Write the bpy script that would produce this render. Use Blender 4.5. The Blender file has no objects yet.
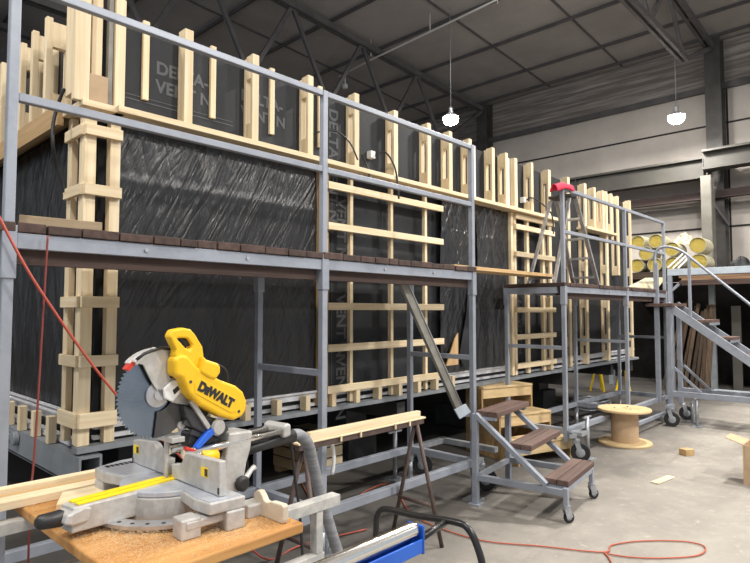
import bpy, bmesh, math, random
from mathutils import Vector, Matrix, noise
random.seed(7)
S = bpy.context.scene
COL = S.collection
PI = math.pi

# ------------------------------------------------------------------ camera
CF, CX, CY, CH = 580.0, 375.0, 281.5, 1.6
PITCH = math.atan(29.5 / CF); YAW = math.radians(43.2)
cam_d = bpy.data.cameras.new('camera'); cam = bpy.data.objects.new('camera', cam_d); COL.objects.link(cam)
cam_d.sensor_fit = 'HORIZONTAL'; cam_d.sensor_width = 36.0; cam_d.lens = CF / 750.0 * 36.0
cam_d.clip_start = 0.05; cam_d.clip_end = 200
cam.location = (0, 0, CH); cam.rotation_euler = (PI / 2 + PITCH, 0, YAW - PI / 2)
S.camera = cam

def ray(px, py):            # surveying: direction of a photo pixel in the hall's own axes
    a = (px - CX) / CF; b = (py - CY) / CF
    F = math.cos(PITCH) + b * math.sin(PITCH); Z = math.sin(PITCH) - b * math.cos(PITCH)
    return (F * math.cos(YAW) + a * math.sin(YAW), F * math.sin(YAW) - a * math.cos(YAW), Z)
def hit(px, py, ax, v):
    r = ray(px, py); c = (0, 0, CH); t = (v - c[ax]) / r[ax]
    return Vector(c[i] + t * r[i] for i in range(3))
def G(px, py, z=0.0): return hit(px, py, 2, z)

# ------------------------------------------------------------------ materials
def mat(name, col, rough=.6, metal=0, col2=None, scale=(4, 4, 4), mix=(.4, .6), bump=0, bscale=None, detail=4,
        vary=0, emit=0, spec=.5, kind='noise', rough2=None, bdist=.01, coat=0):
    m = bpy.data.materials.new(name); m.use_nodes = True
    nt = m.node_tree; N = nt.nodes; L = nt.links
    b = N['Principled BSDF']
    b.inputs['Base Color'].default_value = (*col, 1); b.inputs['Roughness'].default_value = rough
    b.inputs['Metallic'].default_value = metal; b.inputs['Specular IOR Level'].default_value = spec
    b.inputs['Coat Weight'].default_value = coat
    if emit:
        b.inputs['Emission Color'].default_value = (*col, 1); b.inputs['Emission Strength'].default_value = emit
    tc = N.new('ShaderNodeTexCoord'); oi = N.new('ShaderNodeObjectInfo')
    def tex(sc, kd=kind, det=detail):
        mp = N.new('ShaderNodeMapping'); mp.inputs['Scale'].default_value = sc
        L.new(tc.outputs['Object'], mp.inputs['Vector'])
        ad = N.new('ShaderNodeVectorMath'); ad.operation = 'MULTIPLY_ADD'
        L.new(oi.outputs['Random'], ad.inputs[0]); ad.inputs[1].default_value = (37, 23, 11)
        L.new(mp.outputs['Vector'], ad.inputs[2])
        if kd == 'voronoi':
            t = N.new('ShaderNodeTexVoronoi'); t.inputs['Scale'].default_value = 1
            L.new(ad.outputs[0], t.inputs['Vector']); return t.outputs['Color']
        t = N.new('ShaderNodeTexNoise'); t.inputs['Scale'].default_value = 1; t.inputs['Detail'].default_value = det
        t.inputs['Roughness'].default_value = .6
        L.new(ad.outputs[0], t.inputs['Vector']); return t.outputs['Fac']
    out = None
    if col2:
        f = tex(scale); r = N.new('ShaderNodeValToRGB')
        r.color_ramp.elements[0].position = mix[0]; r.color_ramp.elements[1].position = mix[1]
        r.color_ramp.elements[0].color = (*col, 1); r.color_ramp.elements[1].color = (*col2, 1)
        L.new(f, r.inputs['Fac']); out = r.outputs['Color']
        if rough2 is not None:
            mr = N.new('ShaderNodeMapRange'); mr.inputs['From Min'].default_value = mix[0]; mr.inputs['From Max'].default_value = mix[1]
            mr.inputs['To Min'].default_value = rough; mr.inputs['To Max'].default_value = rough2
            L.new(f, mr.inputs['Value']); L.new(mr.outputs['Result'], b.inputs['Roughness'])
    if vary:
        hs = N.new('ShaderNodeHueSaturation')
        mr = N.new('ShaderNodeMapRange'); mr.inputs['To Min'].default_value = 1 - vary; mr.inputs['To Max'].default_value = 1 + vary
        L.new(oi.outputs['Random'], mr.inputs['Value']); L.new(mr.outputs['Result'], hs.inputs['Value'])
        if out: L.new(out, hs.inputs['Color'])
        else: hs.inputs['Color'].default_value = (*col, 1)
        out = hs.outputs['Color']
    if out: L.new(out, b.inputs['Base Color'])
    if bump:
        f = tex(bscale or scale, 'noise', 5); bp = N.new('ShaderNodeBump'); bp.inputs['Strength'].default_value = bump
        bp.inputs['Distance'].default_value = bdist
        L.new(f, bp.inputs['Height']); L.new(bp.outputs['Normal'], b.inputs['Normal'])
    return m

def woods(nm, c1, c2, vary=.1, rough=.65, fine=34, along=1.6):
    sc = {'x': (along, fine, fine), 'y': (fine, along, fine), 'z': (fine, fine, along)}
    return {a: mat(nm + '_' + a, c1, rough, 0, c2, sc[a], (.35, .68), .12, None, 3, vary, bdist=.004) for a in 'xyz'}

PINE = woods('pine', (.69, .54, .33), (.82, .69, .48), .10)
PINED = woods('pine_dark', (.44, .28, .13), (.56, .38, .19), .1)
TREAD = woods('tread_brown', (.085, .048, .038), (.15, .095, .078), .12, .7, 26)
BROWN = woods('deck_brown', (.042, .023, .018), (.085, .050, .040), .25, .75, 26)
DKB = woods('fascia_brown', (.17, .095, .05), (.27, .165, .09), .15)
DARKW = woods('old_board', (.035, .023, .015), (.10, .062, .036), .35, .8)
BOARD = woods('board_orange', (.42, .19, .052), (.56, .30, .10), .02, .5, 20, 2.2)
OSB = mat('chipboard_strand', (.30, .18, .075), .75, 0, (.56, .38, .18), (70, 70, 14), (.3, .7), .2, None, 2)
PLY = mat('pale_plywood', (.56, .40, .20), .65, 0, (.70, .53, .30), (5, 5, 30), (.3, .7), .06, None, 3, .05)
STEEL = mat('grey_paint', (.30, .325, .375), .42, .15, (.235, .255, .30), (7, 7, 7), (.45, .75), .05, (60, 60, 60), 5, .05)
GALV = mat('galvanised', (.42, .44, .47), .42, .5, (.30, .32, .345), (14, 14, 14), (.4, .65), .04, None, 4, .06)
TRES = mat('worn_grey_steel', (.40, .40, .39), .6, .1, (.56, .54, .50), (16, 16, 16), (.42, .62), .15, None, 5)
ALU = mat('aluminium', (.62, .62, .63), .35, .8, (.5, .5, .51), (20, 20, 20), (.4, .6))
CAST = mat('cast_alloy', (.46, .45, .43), .5, .35, (.56, .55, .53), (30, 30, 30), (.4, .65), .08, (120, 120, 120))
TABLE = mat('machined_alloy', (.52, .56, .64), .33, .45, (.60, .62, .66), (10, 60, 10), (.4, .6))
BLADE = mat('saw_blade_steel', (.17, .215, .28), .25, .95, (.24, .29, .36), (4, 4, 4), (.4, .6), .03, (3, 200, 200))
CHROME = mat('chrome', (.78, .77, .74), .16, 1)
YEL = mat('yellow_plastic', (.83, .50, .012), .38, 0, None, bump=.03, bscale=(200, 200, 200))
YSTRIP = mat('yellow_insert', (.88, .62, .01), .45)
BLK = mat('black_plastic', (.018, .018, .019), .45)
RUB = mat('black_rubber', (.016, .016, .017), .75)
BLKT = mat('black_tube', (.02, .02, .021), .3, .2)
RED = mat('red_plastic', (.55, .035, .02), .5)
RAG = mat('red_cloth', (.62, .02, .06), .85)
BLUEM = mat('blue_paint', (.012, .085, .46), .35, 0, (.02, .12, .55), (6, 6, 6))
BLUEL = mat('blue_lever', (.02, .12, .62), .4)
SHEET = mat('black_sheeting', (.016, .016, .018), .27, 0, (.026, .026, .028), (2, 2, 2), (.4, .6), 1.0, (26, 26, 7), 7, bdist=.03, rough2=.34, spec=.8)
MEMB = mat('dark_membrane', (.019, .021, .024), .62, 0, (.029, .031, .035), (1.5, 1.5, 1.5), (.4, .6), .1, (8, 8, 8), spec=.3)
MEMB2 = mat('dark_membrane_core', (.02, .02, .021), .8)
PRINT = mat('grey_print', (.085, .088, .092), .6)
WHITE = mat('white_strip', (.62, .62, .64), .5, 0, (.35, .35, .37), (8, 8, 8), (.45, .75))
WHITEP = mat('white_plastic', (.75, .75, .73), .4)
FRAMEG = mat('chassis_grey', (.25, .27, .29), .5, .2, (.33, .35, .38), (5, 5, 5), (.4, .7))
BRN = mat('brown_steel', (.075, .048, .042), .6, .1, (.115, .08, .068), (14, 14, 14), (.4, .7))
CARD = mat('cardboard', (.44, .31, .19), .85, 0, (.49, .35, .22), (6, 6, 6))
ORNG = mat('orange_cable', (.46, .10, .05), .5)
REDH = mat('red_hose', (.42, .075, .05), .5)
HOSE = mat('grey_hose', (.26, .265, .28), .5, 0, (.20, .205, .22), (4, 4, 70), (.45, .55))
INS = mat('yellow_insulation', (.66, .50, .085), .9, 0, (.76, .60, .17), (14, 14, 14), (.35, .65), .2, (40, 40, 40))
INSW = mat('insulation_wrap', (.44, .39, .23), .4, 0, (.5, .47, .36), (6, 6, 6), (.4, .6), .2)
FILM = mat('plastic_film', (.34, .32, .25), .4, 0, (.42, .36, .18), (9, 9, 9), (.4, .6), .6, (18, 18, 18))
DARKST = mat('dark_steel', (.045, .045, .048), .55, .2, (.07, .068, .065), (5, 5, 5))
LAMPG = mat('lamp_housing', (.4, .4, .42), .4, .4)
BULB = mat('lamp_glow', (1, .97, .92), emit=55)
BEIGE = mat('beige_plate', (.54, .46, .35), .6, 0, (.60, .53, .42), (20, 20, 20))
PALEBLUE = mat('pale_blue_paint', (.40, .45, .50), .45, 0, (.34, .39, .44), (5, 5, 5))
CORDR = mat('dark_red_cord', (.20, .035, .028), .6)
GREYST = mat('brownish_grey_steel', (.20, .19, .165), .55, .1, (.26, .25, .22), (8, 8, 8))
GREYW = mat('weathered_wood', (.24, .17, .10), .75, 0, (.36, .27, .17), (3, 26, 26), (.35, .65), .1)
SAWD = mat('sawdust_flakes', (.80, .64, .40), .9, 0, (.88, .76, .54), (80, 80, 80))
DUST = None

# ------------------------------------------------------------------ mesh builder
class MB:
    def __init__(s): s.v = []; s.f = []; s.sm = []
    def add(s, vs, fs, smooth=False):
        o = len(s.v); s.v += [Vector(v) for v in vs]
        s.f += [[i + o for i in f] for f in fs]; s.sm += [smooth] * len(fs); return s
    def box(s, x0, x1, y0, y1, z0, z1):
        x0, x1 = sorted((x0, x1)); y0, y1 = sorted((y0, y1)); z0, z1 = sorted((z0, z1))
        return s.add([(x, y, z) for z in (z0, z1) for y in (y0, y1) for x in (x0, x1)],
                     [(0, 2, 3, 1), (4, 5, 7, 6), (0, 1, 5, 4), (2, 6, 7, 3), (0, 4, 6, 2), (1, 3, 7, 5)])
    def bar(s, p, q, w, h, up=(0, 0, 1)):
        p, q = Vector(p), Vector(q); d = (q - p).normalized(); u = Vector(up)
        if abs(d.dot(u)) > .98: u = Vector((0, 1, 0))
        a = d.cross(u).normalized(); c = a.cross(d).normalized()
        vs = [e + a * (i * w / 2) + c * (j * h / 2) for e in (p, q) for i, j in ((-1, -1), (1, -1), (1, 1), (-1, 1))]
        return s.add(vs, [(0, 1, 2, 3), (7, 6, 5, 4), (0, 4, 5, 1), (1, 5, 6, 2), (2, 6, 7, 3), (3, 7, 4, 0)])
    def tube(s, pts, r, n=10, closed=False, caps=True):
        pts = [Vector(p) for p in pts]; m = len(pts); rr = r if isinstance(r, (list, tuple)) else [r] * m
        up = None; rings = []
        for i, p in enumerate(pts):
            if closed: d = pts[(i + 1) % m] - pts[i - 1]
            else: d = pts[min(i + 1, m - 1)] - pts[max(i - 1, 0)]
            d.normalize()
            if up is None: up = Vector((0, 0, 1)) if abs(d.z) < .9 else Vector((0, 1, 0))
            a = d.cross(up).normalized(); up = a.cross(d).normalized()
            rings.append([p + (a * math.cos(2 * PI * k / n) + up * math.sin(2 * PI * k / n)) * rr[i] for k in range(n)])
        vs = [v for ring in rings for v in ring]; fs = []
        for i in range(m if closed else m - 1):
            j = (i + 1) % m
            fs += [(i * n + k, i * n + (k + 1) % n, j * n + (k + 1) % n, j * n + k) for k in range(n)]
        s.add(vs, fs, True)
        if caps and not closed:
            o = len(s.v) - len(vs)
            s.f += [[o + k for k in range(n)][::-1], [o + (m - 1) * n + k for k in range(n)]]; s.sm += [False, False]
        return s
    def lathe(s, prof, c, ax=(0, 0, 1), n=24):
        ax = Vector(ax).normalized(); t = Vector((0, 0, 1)) if abs(ax.z) < .9 else Vector((1, 0, 0))
        a = ax.cross(t).normalized(); b = ax.cross(a).normalized(); c = Vector(c); m = len(prof)
        vs = [c + ax * z + (a * math.cos(2 * PI * k / n) + b * math.sin(2 * PI * k / n)) * r for r, z in prof for k in range(n)]
        fs = [(i * n + k, i * n + (k + 1) % n, (i + 1) * n + (k + 1) % n, (i + 1) * n + k) for i in range(m - 1) for k in range(n)]
        fs += [tuple(range(n))[::-1], tuple((m - 1) * n + k for k in range(n))]
        return s.add(vs, fs, False)
    def prism(s, poly, o, U, V, N, d0, d1):
        o, U, V, N = Vector(o), Vector(U), Vector(V), Vector(N); m = len(poly)
        vs = [o + U * a + V * b + N * d for d in (d0, d1) for a, b in poly]
        return s.add(vs, [tuple(range(m))[::-1], tuple(range(m, 2 * m))] + [(i, (i + 1) % m, m + (i + 1) % m, m + i) for i in range(m)])
    def grid(s, fn, nu, nv, smooth=True):
        vs = [fn(i / nu, j / nv) for j in range(nv + 1) for i in range(nu + 1)]
        return s.add(vs, [(j * (nu + 1) + i, j * (nu + 1) + i + 1, (j + 1) * (nu + 1) + i + 1, (j + 1) * (nu + 1) + i) for j in range(nv) for i in range(nu)], smooth)

def smooth_path(pts, k=6):
    P = [Vector(p) for p in pts]; out = []
    for i in range(len(P) - 1):
        a, b, c, d = P[max(i - 1, 0)], P[i], P[i + 1], P[min(i + 2, len(P) - 1)]
        for j in range(k):
            t = j / k
            out.append(.5 * ((2 * b) + (c - a) * t + (2 * a - 5 * b + 4 * c - d) * t * t + (3 * b - a - 3 * c + d) * t ** 3))
    return out + [P[-1]]

ROOT = {}
def root_of(o):
    while o.parent: o = o.parent
    return o
def obj(name, mb, m, parent=None, bevel=0, world=True, seg=2, origin=None):
    vs = mb.v
    if parent is not None and world:
        inv = ROOT[root_of(parent).name].inverted(); vs = [inv @ v for v in vs]
    o_ = Vector(origin) if origin is not None else None
    if parent is None:
        if o_ is None:
            lo = [min(v[i] for v in vs) for i in range(3)]; hi = [max(v[i] for v in vs) for i in range(3)]
            o_ = Vector(((lo[0] + hi[0]) / 2, (lo[1] + hi[1]) / 2, lo[2]))
        vs = [v - o_ for v in vs]
    me = bpy.data.meshes.new(name); me.from_pydata([tuple(v) for v in vs], [], mb.f)
    me.polygons.foreach_set('use_smooth', mb.sm); me.materials.append(m)
    bm = bmesh.new(); bm.from_mesh(me); bmesh.ops.recalc_face_normals(bm, faces=bm.faces); bm.to_mesh(me); bm.free()
    me.update()
    o = bpy.data.objects.new(name, me); COL.objects.link(o)
    if parent is not None: o.parent = parent
    else:
        o.location = o_; ROOT[o.name] = Matrix.Translation(o_)
    if bevel:
        md = o.modifiers.new('bevel', 'BEVEL'); md.width = bevel; md.segments = seg; md.limit_method = 'ANGLE'; md.angle_limit = math.radians(40)
        md.harden_normals = False
    return o
def tag(o, label, cat, group=None, kind=None):
    o['label'] = label; o['category'] = cat
    if group: o['group'] = group
    if kind: o['kind'] = kind
    return o
def thing(name, label, cat, loc=(0, 0, 0), rotz=0, group=None):
    o = bpy.data.objects.new(name, None); COL.objects.link(o); o.empty_display_size = .1
    o.location = loc; o.rotation_euler = (0, 0, rotz)
    ROOT[o.name] = Matrix.Translation(Vector(loc)) @ Matrix.Rotation(rotz, 4, 'Z')
    return tag(o, label, cat, group)
def struct(name, mb, m):
    o = obj(name, mb, m); o['kind'] = 'structure'; return o
def sphere_tag(o): return o
def sheet_mat(nm='black_sheeting', rough=.28, spec=.55, k1=.40, k2=.42, k3=.3, k4=.45):
    m = bpy.data.materials.new(nm); m.use_nodes = True; nt = m.node_tree; N = nt.nodes; L = nt.links; b = N['Principled BSDF']
    b.inputs['Base Color'].default_value = (.017, .017, .0185, 1); b.inputs['Roughness'].default_value = rough; b.inputs['Specular IOR Level'].default_value = spec
    tc = N.new('ShaderNodeTexCoord'); cur = None
    sp = N.new('ShaderNodeSeparateXYZ'); L.new(tc.outputs['Object'], sp.inputs[0])
    def ma(op, a, b_):
        n = N.new('ShaderNodeMath'); n.operation = op
        for k, v in enumerate((a, b_)):
            if isinstance(v, (int, float)): n.inputs[k].default_value = v
            else: L.new(v, n.inputs[k])
        return n.outputs[0]
    h = ma('SUBTRACT', sp.outputs['X'], sp.outputs['Y']); z = sp.outputs['Z']
    def lay(ang, sa, sb, dist, det, stren, d, ridge):
        nonlocal cur
        c, s_ = math.cos(ang), math.sin(ang)
        a = ma('SUBTRACT', ma('MULTIPLY', h, c * sa), ma('MULTIPLY', z, s_ * sa)); b2 = ma('ADD', ma('MULTIPLY', h, s_ * sb), ma('MULTIPLY', z, c * sb))
        cb = N.new('ShaderNodeCombineXYZ'); L.new(a, cb.inputs[0]); L.new(b2, cb.inputs[1])
        t = N.new('ShaderNodeTexNoise'); t.inputs['Scale'].default_value = 1; t.inputs['Detail'].default_value = det; t.inputs['Distortion'].default_value = dist; t.inputs['Roughness'].default_value = .5
        L.new(cb.outputs[0], t.inputs['Vector']); out = t.outputs['Fac']
        if ridge: out = ma('ABSOLUTE', ma('SUBTRACT', out, .5), 0)
        bp = N.new('ShaderNodeBump'); bp.inputs['Strength'].default_value = stren; bp.inputs['Distance'].default_value = d; L.new(out, bp.inputs['Height'])
        if cur is not None: L.new(cur, bp.inputs['Normal'])
        cur = bp.outputs['Normal']
    lay(.50, 8, .8, 1.1, 2, k1, .07, True)
    lay(.30, 26, 2.2, .9, 3, k2, .03, True)
    lay(-.25, 4, .9, .8, 2, k3, .06, True)
    lay(.4, 85, 16, .9, 3, k4, .008, False)
    L.new(cur, b.inputs['Normal']); return m
SHEET = sheet_mat(); SHEETG = sheet_mat('glossy_black_sheeting', .17, .8, .55, .35, .6, .15)
def ring_prism(mb, outer, inner, o, U, V, N, d0, d1):
    o, U, V, N = Vector(o), Vector(U), Vector(V), Vector(N); n = len(outer)
    vs = [o + U * a + V * b + N * d for d in (d0, d1) for poly in (outer, inner) for a, b in poly]; f = []
    for i in range(n):
        j = (i + 1) % n
        f += [(i, j, n + j, n + i), (2 * n + j, 2 * n + i, 3 * n + i, 3 * n + j), (i, 2 * n + i, 2 * n + j, j), (n + j, 3 * n + j, 3 * n + i, n + i)]
    return mb.add(vs, f)
def copy_tree(o, parent=None):
    c = o.copy(); COL.objects.link(c)
    if parent: c.parent = parent
    for ch in list(o.children): copy_tree(ch, c)
    return c
def text_mb(body, o, U, V, size, off=0.0, smallcaps=()):
    cu = bpy.data.curves.new('txt', 'FONT'); cu.body = body; cu.size = size; cu.extrude = .0006; cu.offset = off
    for i in smallcaps: cu.body_format[i].use_small_caps = True
    to = bpy.data.objects.new('txt', cu); COL.objects.link(to)
    dg = bpy.context.evaluated_depsgraph_get(); me = bpy.data.meshes.new_from_object(to.evaluated_get(dg))
    o, U, V = Vector(o), Vector(U).normalized(), Vector(V).normalized(); N = U.cross(V)
    mb = MB(); mb.add([o + U * v.co.x + V * v.co.y + N * v.co.z for v in me.vertices], [tuple(p.vertices) for p in me.polygons])
    bpy.data.objects.remove(to); bpy.data.curves.remove(cu); bpy.data.meshes.remove(me)
    return mb
P_MID, P_WALL, P_OUT, W_STR, EXPO = 240, 170, 300, .62, 0.08
# ------------------------------------------------------------------ the hall
def floor_mat():
    m = bpy.data.materials.new('concrete_floor'); m.use_nodes = True; nt = m.node_tree; N = nt.nodes; L = nt.links
    b = N['Principled BSDF']; tc = N.new('ShaderNodeTexCoord')
    def nz(s, det, lo, hi, stretch=(1, 1, 1)):
        mp = N.new('ShaderNodeMapping'); mp.inputs['Scale'].default_value = tuple(s * k for k in stretch); L.new(tc.outputs['Object'], mp.inputs['Vector'])
        t = N.new('ShaderNodeTexNoise'); t.inputs['Scale'].default_value = 1; t.inputs['Detail'].default_value = det; t.inputs['Roughness'].default_value = .65
        L.new(mp.outputs['Vector'], t.inputs['Vector'])
        r = N.new('ShaderNodeMapRange'); r.inputs['From Min'].default_value = lo; r.inputs['From Max'].default_value = hi; L.new(t.outputs['Fac'], r.inputs['Value'])
        return t, r
    def mix(a, bcol, fac, amt=1.0):
        x = N.new('ShaderNodeMix'); x.data_type = 'RGBA'
        if isinstance(a, tuple): x.inputs['A'].default_value = (*a, 1)
        else: L.new(a, x.inputs['A'])
        x.inputs['B'].default_value = (*bcol, 1)
        k = N.new('ShaderNodeMath'); k.operation = 'MULTIPLY'; k.inputs[1].default_value = amt; k.use_clamp = True
        L.new(fac, k.inputs[0]); L.new(k.outputs[0], x.inputs['Factor']); return x.outputs['Result']
    _, r1 = nz(.55, 6, .42, .66); _, r2 = nz(5, 6, .48, .72); _, r3 = nz(38, 3, .60, .72); _, r4 = nz(1.3, 5, .56, .70, (.35, 1.6, 1))
    _, r5 = nz(9, 6, .60, .70)
    c = mix((.31, .285, .25), (.215, .197, .175), r1.outputs['Result'], 1.0)
    c = mix(c, (.40, .365, .315), r2.outputs['Result'], .5)
    c = mix(c, (.17, .155, .14), r4.outputs['Result'], .65)
    c = mix(c, (.47, .43, .36), r5.outputs['Result'], .6)
    c = mix(c, (.20, .18, .16), r3.outputs['Result'], .55)
    # darker floor strip along the module, with the shade underneath it painted in too
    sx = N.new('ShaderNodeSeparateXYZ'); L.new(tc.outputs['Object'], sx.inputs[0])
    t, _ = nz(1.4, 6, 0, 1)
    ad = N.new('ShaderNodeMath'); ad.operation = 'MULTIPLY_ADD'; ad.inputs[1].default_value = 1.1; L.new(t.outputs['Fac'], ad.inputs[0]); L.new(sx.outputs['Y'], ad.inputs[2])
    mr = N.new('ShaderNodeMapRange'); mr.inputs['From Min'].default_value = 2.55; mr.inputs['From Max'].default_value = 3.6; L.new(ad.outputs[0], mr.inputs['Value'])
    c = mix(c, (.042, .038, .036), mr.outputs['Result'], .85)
    L.new(c, b.inputs['Base Color']); b.inputs['Roughness'].default_value = .75
    bp = N.new('ShaderNodeBump'); bp.inputs['Strength'].default_value = .15; bp.inputs['Distance'].default_value = .01
    L.new(r2.outputs['Result'], bp.inputs['Height']); L.new(bp.outputs['Normal'], b.inputs['Normal'])
    return m
FX0, FX1, FY0, FY1 = -7.0, 16.0, -7.0, 20.0
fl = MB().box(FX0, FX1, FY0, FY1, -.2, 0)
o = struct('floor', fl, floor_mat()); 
# put the floor's texture origin on the hall axes
for v in o.data.vertices: v.co += o.location
o.location = (0, 0, 0)

CEIL = mat('roof_panels', (.44, .405, .385), .85, 0, (.33, .305, .29), (.5, .5, .5), (.35, .65), .1, (3, 3, 3))
BAND = mat('ribbed_band', (.20, .18, .162), .85, 0, (.48, .44, .40), (1, .6, 15), (.42, .70), .6, (1, 2.5, 22), 5, bdist=.05)
PANEL = mat('concrete_panels', (.60, .55, .50), .85, 0, (.50, .455, .415), (.9, .9, .9), (.35, .65), .12, (7, 7, 7))
DARKW_ = mat('dark_wall', (.075, .068, .062), .85, 0, (.05, .046, .043), (.6, .6, .6), (.4, .6))
RSTEEL = mat('roof_steel', (.10, .094, .096), .6, .1, (.13, .122, .122), (3, 3, 3), (.4, .6))
COLST = mat('column_steel', (.060, .056, .054), .6, .1, (.085, .08, .075), (3, 3, 3), (.4, .6))
GIRD = mat('girder_paint', (.07, .066, .056), .6, .05, (.055, .052, .046), (2, 2, 2), (.4, .65))
COLPL = mat('column_paint', (.19, .18, .155), .6, .05, (.15, .14, .12), (3, 3, 3), (.4, .65))
REDBM = mat('red_oxide_steel', (.045, .027, .024), .7, 0)
SEAM = mat('dark_panel_seam', (.03, .028, .026), .9)  # dark joints between the wall panels

def roof(x): return 8.27 + .05 * (16 - x)
cb = MB(); 
cb.add([(FX0, FY0, roof(FX0)), (16.2, FY0, roof(16.2)), (16.2, FY1, roof(16.2)), (FX0, FY1, roof(FX0)),
        (FX0, FY0, roof(FX0) + .2), (16.2, FY0, roof(16.2) + .2), (16.2, FY1, roof(16.2) + .2), (FX0, FY1, roof(FX0) + .2)],
       [(3, 2, 1, 0), (4, 5, 6, 7), (0, 1, 5, 4), (1, 2, 6, 5), (2, 3, 7, 6), (3, 0, 4, 7)])
struct('ceiling', cb, CEIL)
struct('wall_right', MB().box(16, 16.25, FY0, FY1, 0, 7.12), PANEL)
struct('trim_band', MB().box(15.96, 16.25, FY0, FY1, 7.12, 8.24), BAND)
struct('trim_ledge', MB().box(15.86, 15.955, FY0, FY1, 7.0, 7.14), RSTEEL)
struct('wall_back', MB().box(FX0, 16.25, FY1, FY1 + .25, 0, 9.5), DARKW_)
for i, z in enumerate((6.18, 3.64, 1.2)):
    struct('trim_seam', MB().box(15.975, 16.01, FY0, FY1, z - .02, z + .02), SEAM)
for y in (3.26, -2.7):
    struct('trim_seam', MB().box(15.975, 16.01, y - .02, y + .02, 0, 7.0), SEAM)
# purlins run along the hall, seams of the roof panels cross them
for x in (15.6, 14.45, 12.7, 10.95, 9.2, 7.45, 5.7, 3.95, 2.2, .45):
    z = roof(x); struct('roof_purlin', MB().box(x - .015, x + .015, FY0, FY1, z - .07, z - .003).box(x - .03, x + .03, FY0, FY1, z - .078, z - .07), RSTEEL)
for y in (-1.2, 1.8, 5.7, 7.8, 12.0, 14.2):
    struct('trim_roof_rib', MB().add([(FX0, y - .02, roof(FX0) - .03), (15.9, y - .02, roof(15.9) - .03), (15.9, y + .02, roof(15.9) - .03), (FX0, y + .02, roof(FX0) - .03),
        (FX0, y - .03, roof(FX0) - .002), (15.9, y - .03, roof(15.9) - .002), (15.9, y + .03, roof(15.9) - .002), (FX0, y + .03, roof(FX0) - .002)],
        [(3, 2, 1, 0), (4, 5, 6, 7), (0, 1, 5, 4), (1, 2, 6, 5), (2, 3, 7, 6), (3, 0, 4, 7)]), RSTEEL)
def truss(y, zb, xe):
    m = MB()
    top = lambda x: roof(x) - .30
    for s in (-.06, .06):
        m.bar((FX0, y + s, top(FX0)), (15.6, y + s, top(15.6)), .07, .14)
        m.bar((FX0, y + s, zb), (xe, y + s, zb), .06, .11)
    x = xe; k = 0
    m.bar((xe, y, zb), (15.55, y, top(15.5) - .05), .10, .10)
    while x > FX0 + 1.5:
        m.bar((x, y, zb), (x - 1.1, y, top(x - 1.1)), .07, .09); m.bar((x - 1.1, y, top(x - 1.1)), (x - 2.2, y, zb), .07, .09)
        x -= 2.2
    for k in range(14):
        xx = 15 - k * 1.1; m.box(xx - .08, xx + .08, y - .1, y + .1, top(xx) - .04, top(xx) + .04)
    return m
struct('roof_truss', truss(3.5, 6.98, 13.4), RSTEEL)
struct('roof_truss', truss(9.95, 6.45, 13.4), RSTEEL)
struct('roof_truss', truss(16.2, 6.45, 13.4), RSTEEL)
def ibeam_col(x, y, z0, z1, w=.34, d=.36, t=.03):
    return MB().box(x - d / 2, x - d / 2 + t, y - w / 2, y + w / 2, z0, z1).box(x + d / 2 - t, x + d / 2, y - w / 2, y + w / 2, z0, z1).box(x - d / 2 + t, x + d / 2 - t, y - .02, y + .02, z0, z1)
for y in (3.45, 9.95): struct('trim_column', ibeam_col(15.72, y, 0, 8.2, .34, .4), COLST)
# crane girder in two lengths and the stub column that carries their joint
def girder(x, y0, y1, z0, z1, w=.3):
    m = MB().box(x - w / 2, x + w / 2, y0, y1, z1 - .05, z1).box(x - w / 2, x + w / 2, y0, y1, z0, z0 + .05).box(x - .03, x + .03, y0, y1, z0 + .05, z1 - .05)
    y = y0 + .02
    while y < y1: m.box(x - w / 2 + .01, x + w / 2 - .01, y, y + .02, z0 + .05, z1 - .05); y += 3.1
    return m
struct('trim_crane_girder', girder(15.2, 3.57, FY1 - .1, 4.72, 5.22), GIRD)
struct('trim_crane_girder', girder(15.0, FY0, 3.56, 4.86, 5.32, .4), GIRD)
struct('trim_walkway_beam', MB().box(15.45, 15.52, FY0, FY1, 4.28, 4.46).box(15.35, 15.52, FY0, FY1, 4.26, 4.28), REDBM)
struct('trim_stub_column', ibeam_col(15.0, 3.50, 0, 4.72, .22, .30, .025).box(14.84, 14.849, 3.40, 3.60, 0, 4.72), COLPL)
struct('trim_bracket', MB().bar((15.16, 3.44, 4.1), (15.5, 3.44, 4.55), .05, .06).bar((15.16, 3.44, 4.1), (15.5, 3.2, 3.6), .05, .06), RSTEEL)
# added panel under the platform, its near-black colour stands in for the shade
struct('wall_shade_panel', MB().box(14.6, 14.7, -3, 9, 0, 2.255), mat('painted_shade', (.012, .011, .0105), .9, 0, (.022, .020, .019), (2, 2, 2), spec=.1))
# ------------------------------------------------------------------ building module
bld = thing('building_module', 'long timber-framed building module wrapped in black sheeting behind both scaffolds', 'building', (1.35, 3.7, 0))
BX1 = 10.75
p = lambda name, mb, m, **k: obj(name, mb, m, bld, **k)
p('membrane', MB().box(1.46, BX1, 3.80, 3.84, .82, 3.53), MEMB)['label'] = 'dark grey membrane on the long front'
p('membrane', MB().box(1.45, 1.49, 3.845, 9.0, .82, 3.50), MEMB)
p('membrane', MB().box(BX1 - .04, BX1, 3.845, 9.0, .82, 3.50), MEMB)
p('core', MB().box(1.5, BX1 - .05, 3.85, 9.0, .80, 3.45), MEMB2)
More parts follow.
